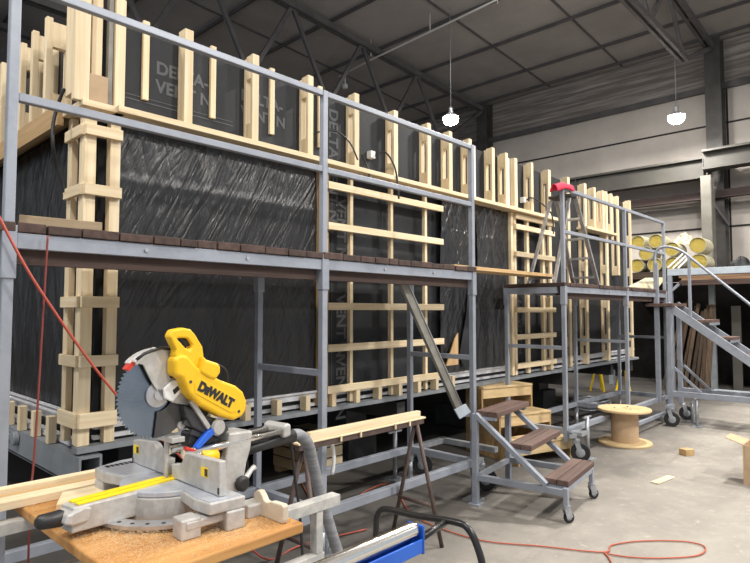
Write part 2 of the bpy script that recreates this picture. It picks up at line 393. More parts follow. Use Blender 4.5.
# chassis
p('chassis_beam', MB().box(1.33, BX1, 3.672, 3.76, .75, .785), FRAMEG)
side = MB().box(1.33, 1.345, 3.64, 9, .56, .72).box(1.45, 1.465, 3.64, 9, .56, .72).box(1.33, 1.465, 3.64, 9, .72, .735).box(1.33, 1.465, 3.64, 9, .555, .57)
p('chassis_beam', side, FRAMEG)
for x in (2.6, 4.4, 6.2, 8.0, 9.8): p('chassis_beam', MB().box(x - .06, x + .06, 3.78, 9, .54, .70), DARKST)
p('chassis_beam', MB().box(BX1 - .12, BX1, 3.78, 9, .54, .70), DARKST)
p('floor_pan', MB().box(1.47, BX1, 3.78, 9, .74, .81), MEMB2)
p('sill_rail', MB().box(1.46, BX1, 3.755, 3.80, .865, .93).box(1.46, BX1, 3.74, 3.755, .915, .93), WHITE)
p('sill_rail', MB().box(1.40, 1.45, 3.96, 9, .865, .925).box(1.385, 1.40, 3.96, 9, .95, .965).box(1.37, 1.45, 3.96, 9, .925, .935), WHITE)
p('base_strip', MB().box(1.46, BX1, 3.765, 3.80, .80, .825), WHITE)
p('base_strip', MB().box(1.39, 1.45, 3.96, 9, .745, .78), WHITE)
# short studs between chassis and sill
x = 1.95
while x < 5.3:
    p('short_stud', MB().box(x - .024, x + .024, 3.668, 3.745, .786, .905), PINE['z'], bevel=.003); x += .29
y = 4.18
while y < 8.4:
    p('short_stud', MB().box(1.325, 1.375, y - .028, y + .028, .737, .912), PINE['z'], bevel=.003); y += .30
# corner column
for x0, x1 in ((1.34, 1.41), (1.495, 1.56)):
    p('corner_post', MB().box(x0, x1, 3.70, 3.76,   .787, 2.84), PINE['z'], bevel=.003)
for y0, y1 in ((3.765, 3.80), (3.93, 4.0)):
    p('corner_post', MB().box(1.345, 1.385, y0, y1,   .787, 2.84), PINE['z'], bevel=.003)
p('corner_post', MB().box(1.39, 1.44, 3.84, 3.9,   .787, 2.84), PINED['z'])
for z in (.94, 1.295, 1.655, 2.0, 2.345, 2.715):
    h = .034 if z > 1 else .045
    p('corner_block', MB().box(1.335, 1.560, 3.665, 3.70, z - h, z + h), PINE['x'], bevel=.003)
    p('corner_block', MB().box(1.318, 1.343, 3.702, 3.985, z - h, z + h), PINE['y'], bevel=.003)
# ledges at the foot of the parapet
p('ledge_plate', MB().box(1.50, 7.6, 3.60, 3.80, 2.845, 2.885), PINE['x'], bevel=.003)
p('ledge_plate', MB().box(8.55, 9.75, 3.62, 3.80, 2.845, 2.885), PINE['x'], bevel=.003)
p('ledge_plate', MB().box(1.27, 1.31, 3.98, 8.9, 2.79, 2.93).box(1.31, 1.45, 3.98, 8.9, 2.89, 2.93), PINED['y'], bevel=.003)
p('ledge_plate', MB().box(1.30, 1.56, 3.64, 3.98, 2.845, 2.885), PINE['x'], bevel=.003)
# parapet studs, front: (x, kind) 0 solid, 1 slotted pair with spacer blocks
def slot_x(x, z0, z1, w=.062, ya=3.68, yb=3.798, blk=(.16, .17), mids=()):
    m = MB().box(x - w / 2, x + w / 2, ya, ya + .03, z0, z1).box(x - w / 2, x + w / 2, yb - .03, yb, z0, z1 - .02)
    t = w / 2 * .96
    m.box(x - t, x + t, ya + .03, yb - .03, z1 - .02 - blk[1], z1 - .004).box(x - t, x + t, ya + .03, yb - .03, z0 + .002, z0 + blk[0])
    for a in mids: m.box(x - t, x + t, ya + .03, yb - .03, a - .07, a + .07)
    return m
for x in (1.545, 2.025): p('stud', MB().box(x - .033, x + .033, 3.70, 3.795, 2.887, 3.62 if x < 2 else 3.59), PINE['z'], bevel=.004)
for x in (2.575, 3.13, 3.68): p('stud', slot_x(x, 2.887, 3.585, .06), PINE['z'], bevel=.004)
for x in (4.22, 4.75, 5.13, 5.51, 6.00, 6.31, 6.96): p('stud', slot_x(x, 2.887, 3.565, .06), PINE['z'], bevel=.004)
for x, z0, z1 in ((6.57, 2.9, 3.55),): p('stud', MB().box(x - .035, x + .035, 3.70, 3.80, z0, z1), PINE['z'], bevel=.003)
for x in (7.45, 8.05, 8.64, 9.46, 10.52): p('stud', slot_x(x, .80, 3.555, .075, mids=(1.15, 1.72, 2.28, 2.86)), PINE['z'], bevel=.004)
for x in (8.99, 9.33, 9.95, 9.68): p('stud', slot_x(x, 2.887 if x < 9.7 else 2.2, 3.55, .07), PINE['z'], bevel=.004)
for x in (1.75, 2.265, 2.805, 3.325): p('furring_strip', MB().box(x - .022, x + .022, 3.775, 3.80, 3.03, 3.575), PINE['z'], bevel=.002)
for x in (5.70, 6.47): p('conduit_post', MB().box(x - .02, x + .02, 3.75, 3.79, 2.90, 3.54), WHITEP)
# corner boards standing over the parapet
p('corner_board', MB().box(1.255, 1.345, 3.66, 3.70, 2.875, 3.9), PINE['z'], bevel=.004)
p('corner_board', MB().box(1.27, 1.31, 3.705, 3.86, 2.935, 3.85), PINE['z'], bevel=.004)
p('corner_board', MB().box(1.39, 1.455, 3.76, 3.80, 2.89, 3.9), PINE['z'], bevel=.004)
p('corner_board', MB().box(1.345, 1.455, 3.66, 3.75, 2.89, 3.06), CARD, bevel=.003)['label'] = 'reddish brown block'
p('corner_bracket', MB().box(1.478, 1.505, 3.72, 3.76, 2.89, 3.75), GREYST)
# parapet studs, side
for y in (4.27, 4.555, 4.83, 5.33, 5.75, 6.2, 6.7, 7.2):
    m = MB().box(1.275, 1.315, y - .024, y + .024, 2.935, 3.60).box(1.40, 1.448, y - .024, y + .024, 2.935, 3.58)
    m.box(1.315, 1.40, y - .022, y + .022, 3.40, 3.575).box(1.315, 1.40, y - .022, y + .022, 2.937, 3.08)
    p('stud', m, PINE['z'], bevel=.003)
# batten grids
for z in (.93, 1.283, 1.64, 1.985, 2.332, 2.686): p('batten', MB().box(3.325, 4.97, 3.665, 3.70, z - .031, z + .031), PINE['x'], bevel=.003)
for x in (3.64, 4.186, 4.718): p('upright', MB().box(x - .018, x + .018, 3.705, 3.745, .80, 2.84), PINE['z'], bevel=.003)
p('upright', MB().box(3.27, 3.36, 3.705, 3.798, .80, 2.84), PINED['z'], bevel=.003)
for z in (.912, 1.275, 1.614, 2.32, 2.667, 2.80): p('batten', MB().box(6.50, 7.56, 3.665, 3.70, z - .032, z + .032), PINE['x'], bevel=.003)
for x0, x1 in ((6.43, 6.49), (6.505, 6.56), (6.83, 6.89), (7.26, 7.32)): p('upright', MB().box(x0, x1, 3.702, 3.745, .80, 2.84), PINE['z'], bevel=.003)
# wrinkled sheeting over the openings
def crease(u, v, seed, fx, slope):
    a = noise.noise(Vector((u * fx + v * slope, v * 1.3, seed))); b = noise.noise(Vector((u * fx * 2.7 - v * slope * 2, v * 2.4, seed + 9)))
    c = noise.noise(Vector((u * fx * 6 + v * slope * 4, v * 5, seed + 21)))
    return .55 * (1 - abs(a) * 2) + .3 * b + .22 * c
def sheet_front(x0, x1, z0, z1, seed, amp=.016, fx=9, slope=2.2, y=3.768):
    n = int((x1 - x0) * 55)
    def fn(u, v):
        return (x0 + (x1 - x0) * u, y - amp * crease(u * (x1 - x0) / 1.7, v, seed, fx, slope * (1 - 1.6 * u)) - .006 * math.exp(-((v - .80) / .018) ** 2) - .005 * math.exp(-((v - .36) / .012) ** 2) - .012 * math.sin(v * 3.1) * (1 if u < .99 else 0), z0 + (z1 - z0) * v)
    return MB().grid(fn, max(40, n), 90)
p('plastic_sheet', sheet_front(1.57, 3.27, .935, 2.84, 3.1), SHEET)['label'] = 'black sheeting nearest the corner'
p('plastic_sheet', sheet_front(5.0, 5.72, .935, 2.84, 7.7, .045, 7, 1.2, 3.742), SHEETG)['label'] = 'torn crumpled black sheeting'
p('plastic_sheet', sheet_front(5.70, 6.43, .935, 2.84, 5.2, .034, 8, -1.5, 3.755), SHEETG)
def fs(u, v):
    return (1.435 + .016 * crease(u * 2.6, v, 15.5, 8, -2.4), 4.0 + 4.9 * u, .955 + 1.9 * v)
p('plastic_sheet', MB().grid(fs, 190, 80), SHEET)['label'] = 'black sheeting on the short side'
# torn flap and orange scrap in the gap
p('torn_flap', MB().prism([(5.28, 1.1), (5.42, 1.55), (5.50, 2.05), (5.56, 2.1), (5.55, 1.6), (5.50, 1.0), (5.40, .95)], (0, 3.70, 0), (1, 0, 0), (0, 0, 1), (0, -1, 0), 0, .006), MEMB)
p('torn_flap', MB().prism([(5.02, 1.02), (5.24, 1.02), (5.24, 1.36), (5.18, 1.3)], (0, 3.69, 0), (1, 0, 0), (0, 0, 1), (0, -1, 0), 0, .012), PINED['z'])
# printed lettering on the membrane
T = lambda body, x, z, size, U=(1, 0, 0), V=(0, 0, 1): p('printed_lettering', text_mb(body, (x, 3.798, z), U, V, size, .004), PRINT)
T('DELTA-', 1.83, 3.245, .122); T('VENT N', 1.83, 3.115, .122)
p('printed_lettering', MB().box(1.60, 2.45, 3.797, 3.799, 3.015, 3.022).box(1.60, 2.45, 3.797, 3.799, 3.045, 3.05), PRINT)
T('DELTA-', 2.52, 3.245, .122); T('VENT N', 2.52, 3.115, .122)
for x, z, s in ((3.60, 2.62, .16), (3.60, 1.75, .16), (3.60, 1.2, .16), (3.50, 3.42, .15), (6.80, 2.1, .13), (6.80, 1.5, .13), (6.70, 3.45, .15)):
    T('DELTA-VENT N' if z in (3.42, 3.45) else 'VENT N', x - s * .35, z, s, (0, 0, -1), (1, 0, 0))
for x in (3.42, 3.45, 3.48): p('printed_lettering', MB().box(x, x + .006, 3.797, 3.799, .9, 2.75), PRINT)
# sockets and leads
for px, py, pts in ((371, 155, [(3.95, 2.9), (3.93, 2.78)]), (523, 200, None)):
    c = hit(px, py, 1, 3.77)
    p('outlet_box', MB().box(c.x - .03, c.x + .03, 3.74, 3.80, c.z - .035, c.z + .035), WHITEP, bevel=.004)
    e = .16 if px < 400 else .45
    p('power_lead', MB().tube(smooth_path([(c.x + .03, 3.735, c.z), (c.x + .09, 3.66, c.z + .02), (c.x + e, 3.60, c.z - .14), (c.x + e + .03, 3.585, c.z - .42)]), .009, 8), BLK)
p('power_lead', MB().tube(smooth_path([(3.80, 3.735, 3.05), (3.78, 3.64, 2.9), (3.76, 3.58, 2.74)]), .008, 8), BLK)
p('power_lead', MB().tube(smooth_path([(3.20, 3.765, 3.10), (3.26, 3.68, 3.14), (3.38, 3.61, 3.14), (3.5, 3.58, 3.06), (3.58, 3.57, 2.93)]), .007, 8), BLK)
p('power_lead', MB().tube(smooth_path([hit(64, 88, 0, 1.262), hit(57, 108, 0, 1.24), hit(53, 125, 0, 1.22), hit(53, 145, 0, 1.22), hit(57, 168, 0, 1.27), hit(66, 194, 0, 1.33)]), .011, 10), BLK)
p('power_lead', MB().tube(smooth_path([(9.5, 3.62, 2.75), (9.7, 3.55, 2.65), (9.82, 3.56, 2.4), (9.85, 3.58, 2.1)]), .012, 8), BLK)
# running gear under the module
for x in (2.3, 4.6, 6.9, 9.0):
    p('support_block', MB().box(x - .16, x + .16, 4.6, 5.0, .30, .54).box(x - .22, x + .22, 4.5, 5.1, .0, .30), DARKST, bevel=.01)
p('tow_roller', MB().lathe([(.042, -.018), (.05, -.014), (.05, .014), (.042, .018)], (1.31, 4.80, .68), (1, 0, 0), 20).bar((1.31, 4.86, .68), (1.31, 5.4, .665), .02, .035), FRAMEG)
# ------------------------------------------------------------------ scaffolds
def caster(par, x, y, zm, r=.10, w=.045, ang=0, off=.04, jack=None):
    ca, sa = math.cos(ang), math.sin(ang); ax = (-sa, ca, 0)
    c = Vector((x + ca * off, y + sa * off, r)); a = Vector(ax)
    m = MB()
    for s in (-1, 1): m.bar(c + a * s * (w / 2 + .008), (x + a.x * s * (w / 2 + .008), y + a.y * s * (w / 2 + .008), 2 * r + .03), .006, .05, up=(ca, sa, 0))
    m.lathe([(w / 2 + .014, 0), (w / 2 + .014, .014), (.03, .02), (.03, max(.03, zm - 2 * r - .02))], (x, y, 2 * r + .02), n=14)
    fk = obj('caster', m, GALV, par)
    wh = obj('wheel', MB().lathe([(r * .72, -w / 2), (r * .94, -w / 2), (r, -w / 4), (r, w / 4), (r * .94, w / 2), (r * .72, w / 2)], c, ax, 26), RUB, fk)
    obj('hub', MB().lathe([(r * .25, -w / 2 - .006), (r * .71, -w / 2 + .006), (r * .71, w / 2 - .006), (r * .25, w / 2 + .006)], c, ax, 20), GALV, fk)
    return fk
def jack(par, x, y, ztop, handle=True):
    m = MB().box(x - .07, x + .07, y - .07, y + .07, 0, .012).tube([(x, y, .012), (x, y, ztop)], .021, 12)
    if handle: m.bar((x - .09, y, ztop - .01), (x + .09, y, ztop - .01), .02, .016)
    return obj('levelling_jack', m, GALV, par)
def plank_row(par, x0, x1, y0, y1, z, seed, t=.038):
    rnd = random.Random(seed); x = x0
    while x < x1 - .05:
        w = min(rnd.choice((.10, .145, .145, .17, .12)), x1 - x - .004)
        obj('deck_plank', MB().box(x + .003, x + w - .003, y0 - rnd.uniform(0, .012), y1, z, z + t + rnd.uniform(0, .006)), BROWN['y'], par, bevel=.004); x += w
def scaffold(nm, label, X, zd, zr, zm, seed, endrail=False, foot=((0, 0), (0, 0))):
    YF_, YR = 2.82, 3.52
    root = thing(nm, label, 'scaffold', ((X[0] + X[-1]) / 2, 3.17, 0))
    q = lambda n, m, mt=STEEL, **k: obj(n, m, mt, root, **k)
    zb = .315
    h = .022
    for x in X:
        for y in (YF_, YR):
            q('post', MB().box(x - h, x + h, y - h, y + h, .20, zd - .03), bevel=.004)
            q('socket', MB().box(x - .029, x + .029, y - .029, y + .029, zd - .20, zd + .03), bevel=.004)
        q('guard_post', MB().box(x - .0205, x + .0205, YF_ - .0205, YF_ + .0205, zd + .0, zr + .02), bevel=.004)
        q('base_beam', MB().box(x - .025, x + .025, YF_ + h, YR - h, zb - .03, zb + .03), bevel=.004)
        q('end_bar', MB().box(x - .02, x + .02, YF_ + h, YR - h, 1.18, 1.22), bevel=.003)
        q('deck_joist', MB().box(x - .03, x + .03, YF_ + h + .045, YR - h, zd - .075, zd - .005))
    for i in range(len(X) - 1):
        a, b = X[i], X[i + 1]
        for y in (YF_, YR):
            q('base_beam', MB().box(a + h, b - h, y - .025, y + .025, zb - .03, zb + .03), bevel=.004)
            q('deck_beam', MB().box(a + .029, b - .029, y - .02, y + .02, zd - .07, zd - .002), bevel=.003)
        q('deck_timber', MB().box(a + .037, b - .037, YF_ + .022, YF_ + .062, zd - .135, zd - .003), BROWN['x'])
        for z, k in ((zr, 0), (zm, 0)):
            q('guard_rail', MB().box(a + .021, b - .021, YF_ - .018, YF_ + .018, z - .019, z + .019), bevel=.004)
        n = max(1, round((b - a) / .62))
        for j in range(1, n): q('deck_joist', MB().box(a + (b - a) * j / n - .025, a + (b - a) * j / n + .025, YF_ + .064, YR - .021, zd - .065, zd - .003), BROWN['y'])
        for j in (1, 2): # bolt heads on the edge beam
            xx = a + (b - a) * j / 3; q('bolt', MB().lathe([(.011, 0), (.011, .008)], (xx, YF_ - .0205, zd - .035), (0, -1, 0), 6), GALV)
    plank_row(root, X[0] - (.24 if not endrail else .04), X[-1] + .03, 2.795, 3.54, zd, seed)
    return root
sc1 = scaffold('scaffold', 'grey steel scaffold with brown plank deck at the left, standing nearest the camera', (.72, 2.51, 4.23), 1.937, 3.03, 2.525, 3)
for x, y in ((.72, 2.82), (2.51, 2.82), (4.23, 2.82), (.72, 3.52), (2.51, 3.52), (4.23, 3.52)): jack(sc1, x, y, .20, False)
def wheel_arm(par, x, y, dx, dy, r=.10, ang=0):
    obj('wheel_bracket', MB().bar((x, y, .27), (x + dx, y + dy, .27), .05, .04).bar((x, y, .33), (x + dx, y + dy, .275), .04, .02), GALV, par)
    caster(par, x + dx, y + dy, .255, r, ang=ang)
wheel_arm(sc1, 4.26, 2.86, .24, .06, ang=-1.0)
wheel_arm(sc1, 4.26, 3.55, .25, .10, ang=-.95)
obj('wheel_bracket', MB().box(4.0, 4.9, 3.60, 3.66, .25, .30).box(4.86, 4.92, 3.0, 3.66, .25, .30), GALV, sc1)
jack(sc1, 4.22, 3.70, .46)
jack(sc1, 2.62, 2.9, .2, False)

sc2 = scaffold('scaffold', 'grey steel scaffold further off behind the cable spool, carrying the step ladder', (6.0, 7.83, 9.43), 1.87, 2.945, 2.47, 8, True)
for x, y in ((6.0, 3.52), (7.83, 3.52), (7.83, 2.82), (9.43, 3.52)): jack(sc2, x, y, .20, False)
jack(sc2, 6.22, 2.68, .46); obj('wheel_bracket', MB().box(6.03, 6.20, 2.66, 2.79, .27, .31), GALV, sc2)
wheel_arm(sc2, 5.98, 2.78, .05, -.06, ang=-1.15)
jack(sc2, 9.43, 2.82, .20, False)
obj('base_beam', MB().box(7.86, 9.4, 2.7, 2.74, .12, .16), STEEL, sc2)

m = MB().box(4.28, 6.30, 3.04, 3.26, 1.985, 2.02)
tag(obj('bridging_plank', m, PINED['x'], bevel=.003), 'tan wooden plank bridging the gap between the two scaffold decks', 'plank')
m = MB().add([(.78, 2.90, 1.982), (1.13, 2.87, 1.982), (1.13, 3.05, 1.982), (.90, 3.08, 1.982), (.78, 2.90, 2.028), (1.13, 2.87, 2.028), (1.13, 3.05, 2.028), (.90, 3.08, 2.028)],
             [(3, 2, 1, 0), (4, 5, 6, 7), (0, 1, 5, 4), (1, 2, 6, 5), (2, 3, 7, 6), (3, 0, 4, 7)])
tag(obj('wood_offcut', m, GREYW, bevel=.003), 'flat weathered wood offcut lying on the left scaffold deck before the corner column', 'wood')
rnd = random.Random(4)
for i, x in enumerate((1.62, 1.66, 2.0, 2.05)):
    pass
# step ladder on the second deck
st = thing('step_ladder', 'aluminium step ladder standing open on the further scaffold deck', 'ladder', (6.75, 3.15, 1.91))
zb = 1.915
for y, yt in ((2.96, 3.0), (3.28, 3.24)):
    obj('rail', MB().bar((7.28, y, zb), (6.74, yt, 2.98), .028, .05, up=(0, 1, 0)), ALU, st, bevel=.003)
    obj('rear_leg', MB().bar((6.17, y + .05, zb), (6.62, yt + .02, 2.95), .025, .04, up=(0, 1, 0)), ALU, st, bevel=.003)
for k in range(4):
    z = zb + .11 + k * .235; t = (z - zb) / 1.065; x = 7.28 - .54 * t
    obj('tread', MB().box(x - .04, x + .04, 2.985 + .02 * t, 3.26 - .02 * t, z - .012, z + .012), ALU, st)
obj('tread', MB().box(6.16, 6.2, 3.03, 3.32, zb + .05, zb + .075), ALU, st)
obj('top_cap', MB().box(6.58, 6.80, 2.98, 3.27, 2.96, 3.0), BLK, st, bevel=.006)
# red cloth on the end of the top rail
def rag(u, v):
    x = 5.80 + .42 * u; w = noise.noise(Vector((u * 5, v * 3, 2)))
    a = (v - .5) * 2
    return (x, 2.82 - .045 * math.sin(a * 1.6), 2.985 + .03 * math.cos(a * 1.5) + .014 * w - (.06 * (1 - u * 2.2) if u < .45 else 0) - (abs(a) ** 2) * .05)
g = MB().grid(rag, 24, 12); o = obj('red_cloth', g, RAG); md = o.modifiers.new('thick', 'SOLIDIFY'); md.thickness = .006
tag(o, 'red cloth draped over the end of the further scaffold guard rail', 'cloth')

# ------------------------------------------------------------------ near step unit on casters
stn = thing('rolling_steps', 'grey steel step unit with three brown treads standing before the left scaffold', 'steps', (4.195, 2.775, 0), math.radians(8))
L_ = lambda n, m, mt=STEEL, **k: obj(n, m, mt, stn, world=False, **k)
W_ = .66
for x in (-.058, W_ - .02):
    L_('stringer', MB().bar((x, -.03, .74), (x, -.62, .26), .04, .05, up=(1, 0, 0)), bevel=.004)
    L_('leg', MB().box(x - .024, x + .024, -.05, -.002, .012 if x < .1 else .0, .745), bevel=.004)
    L_('base_beam', MB().box(x - .022, x + .022, -.755, -.05, .20, .25), bevel=.004)
    L_('foot_plate', MB().box(x - .05, x + .05, -.075, .025, 0, .012))
    L_('leg', MB().box(x - .022, x + .022, -.79, -.755, .115, .262), bevel=.004)
L_('cross_bar', MB().box(-.03, W_ - .04, -.045, -.01, .20, .24)); L_('cross_bar', MB().box(-.03, W_ - .04, -.785, -.755, .225, .262))
for i, (yf, z) in enumerate(((-.215, .745), (-.50, .515), (-.785, .285))):
    for k in range(2):
        L_('tread', MB().box(-.035, W_ + .035, yf + k * .098, yf + k * .098 + .094, z - .022, z + .022), TREAD['x'], bevel=.005)
    for xx in (-.034, W_ - .04): L_('tread_bracket', MB().box(xx, xx + .04, yf + .02, yf + .18, z - .05, z - .023))
for x in (-.058, W_ - .02):
    mm = ROOT[stn.name]; c = mm @ Vector((x, -.772, 0)); caster(stn, c.x, c.y, .115, .042, .022, ang=-.6, off=.02)
s0 = hit(402, 282, 1, 2.93); s1 = hit(461, 415, 1, 2.93)
obj('upper_stringer', MB().bar(s0, s1, .07, .03, up=(0, 1, 0)), GREYST, stn, bevel=.003)['label'] = 'long brownish grey stringer leaning up to the deck'
obj('rail_strip', MB().bar(s0 + Vector((.034, -.004, .018)), s1 + Vector((.034, -.004, .018)), .007, .04, up=(0, 1, 0)), ALU, stn)
bc = (s1 + Vector((-.01, -.07, .02)))
bq = [hit(a, b, 1, 2.74) for a, b in ((455, 410), (466, 404), (471, 412), (460, 419))]
obj('bracket_plate', MB().add(bq + [v + Vector((0, .012, 0)) for v in bq], [(0, 1, 2, 3), (7, 6, 5, 4), (0, 4, 5, 1), (1, 5, 6, 2), (2, 6, 7, 3), (3, 7, 4, 0)]), PALEBLUE, stn)['label'] = 'pale blue-grey bracket plate'
obj('bracket_plate', MB().bar(s1, (4.24, 2.80, .72), .03, .03), STEEL, stn)

# ------------------------------------------------------------------ chipboard box steps
bs = thing('box_steps', 'pale chipboard box steps with three high risers behind the grey step unit', 'steps', (6.13, 2.84, 0), math.radians(-18))
B_ = lambda n, m, mt, **k: obj(n, m, mt, bs, world=False, **k)
wd = .72; t = .022
tops = (.235, .475, .745); dep = .29
for i, zt in enumerate(tops):
    y0 = i * dep; y1 = 3 * dep if i == 2 else (i + 1) * dep
    B_('tread', MB().box(-wd - .01, .01, y0 - .015, y1 + (.0 if i < 2 else .01), zt - t, zt), PLY, bevel=.002)
    B_('riser', MB().box(-wd, 0, y0, y0 + t, zt - t - .11, zt - t - .001), PLY, bevel=.002)
side = [(.0, 0), (3 * dep, 0), (3 * dep, tops[2] - t - .001), (2 * dep + .001, tops[2] - t - .001), (2 * dep + .001, tops[1] - t - .001), (dep + .001, tops[1] - t - .001), (dep + .001, tops[0] - t - .001), (0, tops[0] - t - .001)]
for x in (-wd - t, 0): B_('side_panel', MB().prism(side, (x, 0, 0), (0, 1, 0), (0, 0, 1), (1, 0, 0), 0, t), OSB)
B_('back_panel', MB().box(-wd, 0, 3 * dep, 3 * dep + t, 0, tops[2] - t), OSB)

# ------------------------------------------------------------------ cable spool
sp = thing('cable_spool', 'empty wooden cable spool standing on end on the concrete floor', 'spool', (7.25, 2.66, 0))
R_ = lambda n, m, mt, **k: obj(n, m, mt, sp, world=False, **k)
R_('flange', MB().lathe([(.02, .0), (.30, 0), (.305, .008), (.305, .022), (.30, .03), (.02, .03)], (0, 0, 0), n=48), PLY)
R_('flange', MB().lathe([(.035, .395), (.30, .395), (.305, .403), (.305, .417), (.30, .425), (.035, .425), (.035, .42)], (0, 0, 0), n=48), PLY)
R_('core', MB().lathe([(.155, .03), (.155, .395)], (0, 0, 0), n=40), CARD)
for a in range(3): R_('bolt', MB().lathe([(.012, 0), (.012, .008)], (.11 * math.cos(a * 2.1), .11 * math.sin(a * 2.1), .425), n=8), GALV)

# ------------------------------------------------------------------ far mobile stair
fs_ = thing('rolling_steps', 'tall grey steel stair with curved handrail at the right, before the storage platform', 'steps', (9.0, 2.2, 0))
F_ = lambda n, m, mt=STEEL, **k: obj(n, m, mt, fs_, **k)
for x in (8.95, 9.42):
    F_('leg', MB().box(x - .03, x + .03, 2.60, 2.66, .24, 1.66), bevel=.004)
    F_('leg', MB().box(x - .03, x + .03, 2.76, 2.82, .30, 2.30 if x < 9.2 else 1.66), bevel=.004)
    F_('base_beam', MB().box(x - .03, x + .03, .70, 2.60, .39, .47), bevel=.004)
    F_('stringer', MB().bar((x, 2.66, 1.69), (x, .98, .43), .11, .04, up=(1, 0, 0)), bevel=.004)
    F_('brace', MB().bar((x, 2.58, .80), (x, 2.24, .47), .03, .03, up=(1, 0, 0)))
    if x < 9: F_('handrail', MB().tube(smooth_path([(x, 2.80, 2.28), (x, 2.79, 2.44), (x, 2.72, 2.515), (x, 2.60, 2.52), (x, 2.44, 2.45), (x, 2.31, 2.33)]) + [Vector((x, 1.68, 1.73)), Vector((x, .9, 1.0))], .019, 10))
    if x < 9: F_('rail_post', MB().box(x - .018, x + .018, 2.33, 2.366, 1.40, 2.36), bevel=.003)
    F_('leg', MB().box(x - .03, x + .03, .72, .78, .0, .39))
    caster(fs_, x - .22 if x < 9 else x, 2.60, .24, .10, ang=-1.2)
jack(fs_, 8.95, 2.30, .40); jack(fs_, 9.3, 2.45, .3)
F_('wheel_bracket', MB().box(8.68, 8.92, 2.57, 2.63, .25, .29)); F_('platform', MB().box(8.86, 9.5, 2.54, 2.92, 1.665, 1.71), TREAD['x'], bevel=.004)
for i in range(6):
    z = 1.46 - i * .232; y = 2.20 - i * .245
    F_('tread', MB().box(8.97, 9.40, y - .11, y + .11, z - .02, z + .02), TREAD['x'], bevel=.004)
    F_('tread_bracket', MB().box(8.97, 9.40, y - .11, y - .08, z - .055, z - .021))
# ------------------------------------------------------------------ trestles and saw board
def trestle(y, x0, x1, posts, label):
    t = thing('trestle', label, 'trestle', ((x0 + x1) / 2, y, 0))
    q = lambda n, m: obj(n, m, TRES, t, bevel=.003)
    q('top_beam', MB().box(x0, x1, y - .025, y + .025, .822, .865))
    q('lower_beam', MB().box(x0 + .05, x1 - .08, y - .02, y + .02, .62, .66))
    for x in posts:
        q('post', MB().box(x - .017, x + .017, y - .02, y + .02, .02, .62).box(x - .017, x + .017, y - .02, y + .02, .66, .822))
        q('foot', MB().box(x - .03, x + .03, y - .25, y + .25, 0, .02))
        q('brace', MB().bar((x, y - .2, .02), (x - .035, y - .0, .60), .03, .02, up=(1, 0, 0)))
trestle(1.75, .62, 1.635, (1.53, .78), 'worn grey steel trestle whose beam pokes out past the right end of the saw board')
trestle(2.36, .50, 1.30, (.56, 1.24), 'worn grey steel trestle under the lumber end of the saw board at the left')
bd = MB().box(.675, 1.268, 1.515, 2.46, .866, .90)
o = obj('saw_board', bd, BOARD['x'], bevel=.006)
tag(o, 'thick orange-brown wooden board dusted with sawdust, carrying the mitre saw', 'board')
# sawdust: too many flakes to count
rnd = random.Random(11); m = MB()
def flake(x, y, z, s):
    a = rnd.uniform(0, 6.3); c, d = math.cos(a) * s, math.sin(a) * s; k = s * rnd.uniform(.3, .8)
    m.add([(x - c, y - d, z), (x + d * k, y - c * k, z + s * .1), (x + c, y + d, z + rnd.uniform(0, s)), (x - d * k, y + c * k, z + s * .3)], [(0, 1, 2, 3)])
for i in range(15000):
    if i < 7000: x, y = rnd.gauss(.86, .09), rnd.gauss(1.83, .11)
    elif i < 10500: x, y = rnd.gauss(1.08, .08), rnd.gauss(1.66, .07)
    else: x, y = rnd.uniform(.68, 1.26), rnd.uniform(1.52, 2.44)
    if not (.68 < x < 1.262 and 1.52 < y < 2.45): continue
    h = .016 * max(0, 1 - ((x - .86) ** 2 + (y - 1.83) ** 2) / .02) if i < 7000 else 0
    flake(x, y, .9006 + rnd.random() * h, rnd.uniform(.002, .0058))
tag(obj('sawdust', m, SAWD), 'pale sawdust scattered on the saw board under the saw', 'sawdust', kind='stuff')
# lumber on the board, running out of the picture to the left
for nm, y0, y1, x0, x1, z0, z1, mt, lb in (
    ('timber_batten', 2.53, 2.575, -.25, 1.22, .901, .932, PINE, 'long pale timber batten furthest back on the saw board'),
    ('timber_batten', 2.36, 2.43, -.25, .985, .901, .93, PINE, 'long pale timber batten nearest the camera among the lumber at the left'),
    ('timber_batten', 2.435, 2.52, -.25, 1.0, .901, .918, PINED, 'thin darker timber slat lying flat between the two pale battens')):
    yy = (y0 + y1) / 2
    tag(obj(nm, MB().box(x0, x1, y0 if y1 < 2.46 else y0, y1, z0, z1), mt['x'], bevel=.002), lb, 'timber')
m = MB().prism([(.735, 2.205), (.80, 2.16), (.955, 2.24), (1.01, 2.34), (.80, 2.34)], (0, 0, .901), (1, 0, 0), (0, 1, 0), (0, 0, 1), 0, .03)
tag(obj('wood_offcut', m, PINE['x'], bevel=.002), 'wide pale wood offcut with a slanting end lying beside the saw arm', 'wood')

# ------------------------------------------------------------------ mitre saw
saw = thing('mitre_saw', 'yellow and grey sliding mitre saw with a big bare blade on the orange board', 'saw', (1.04, 1.985, .90))
th = math.radians(7); U = Vector((math.cos(th), math.sin(th), 0)); Nn = Vector((math.sin(th), -math.cos(th), 0)); ZZ = Vector((0, 0, 1)); O0 = Vector((0, 0, 0))
Q = lambda n, m, mt, par=None, **k: obj(n, m, mt, par or saw, world=False, **k)
uz = lambda u, z, d=0: U * u + ZZ * z + Nn * d
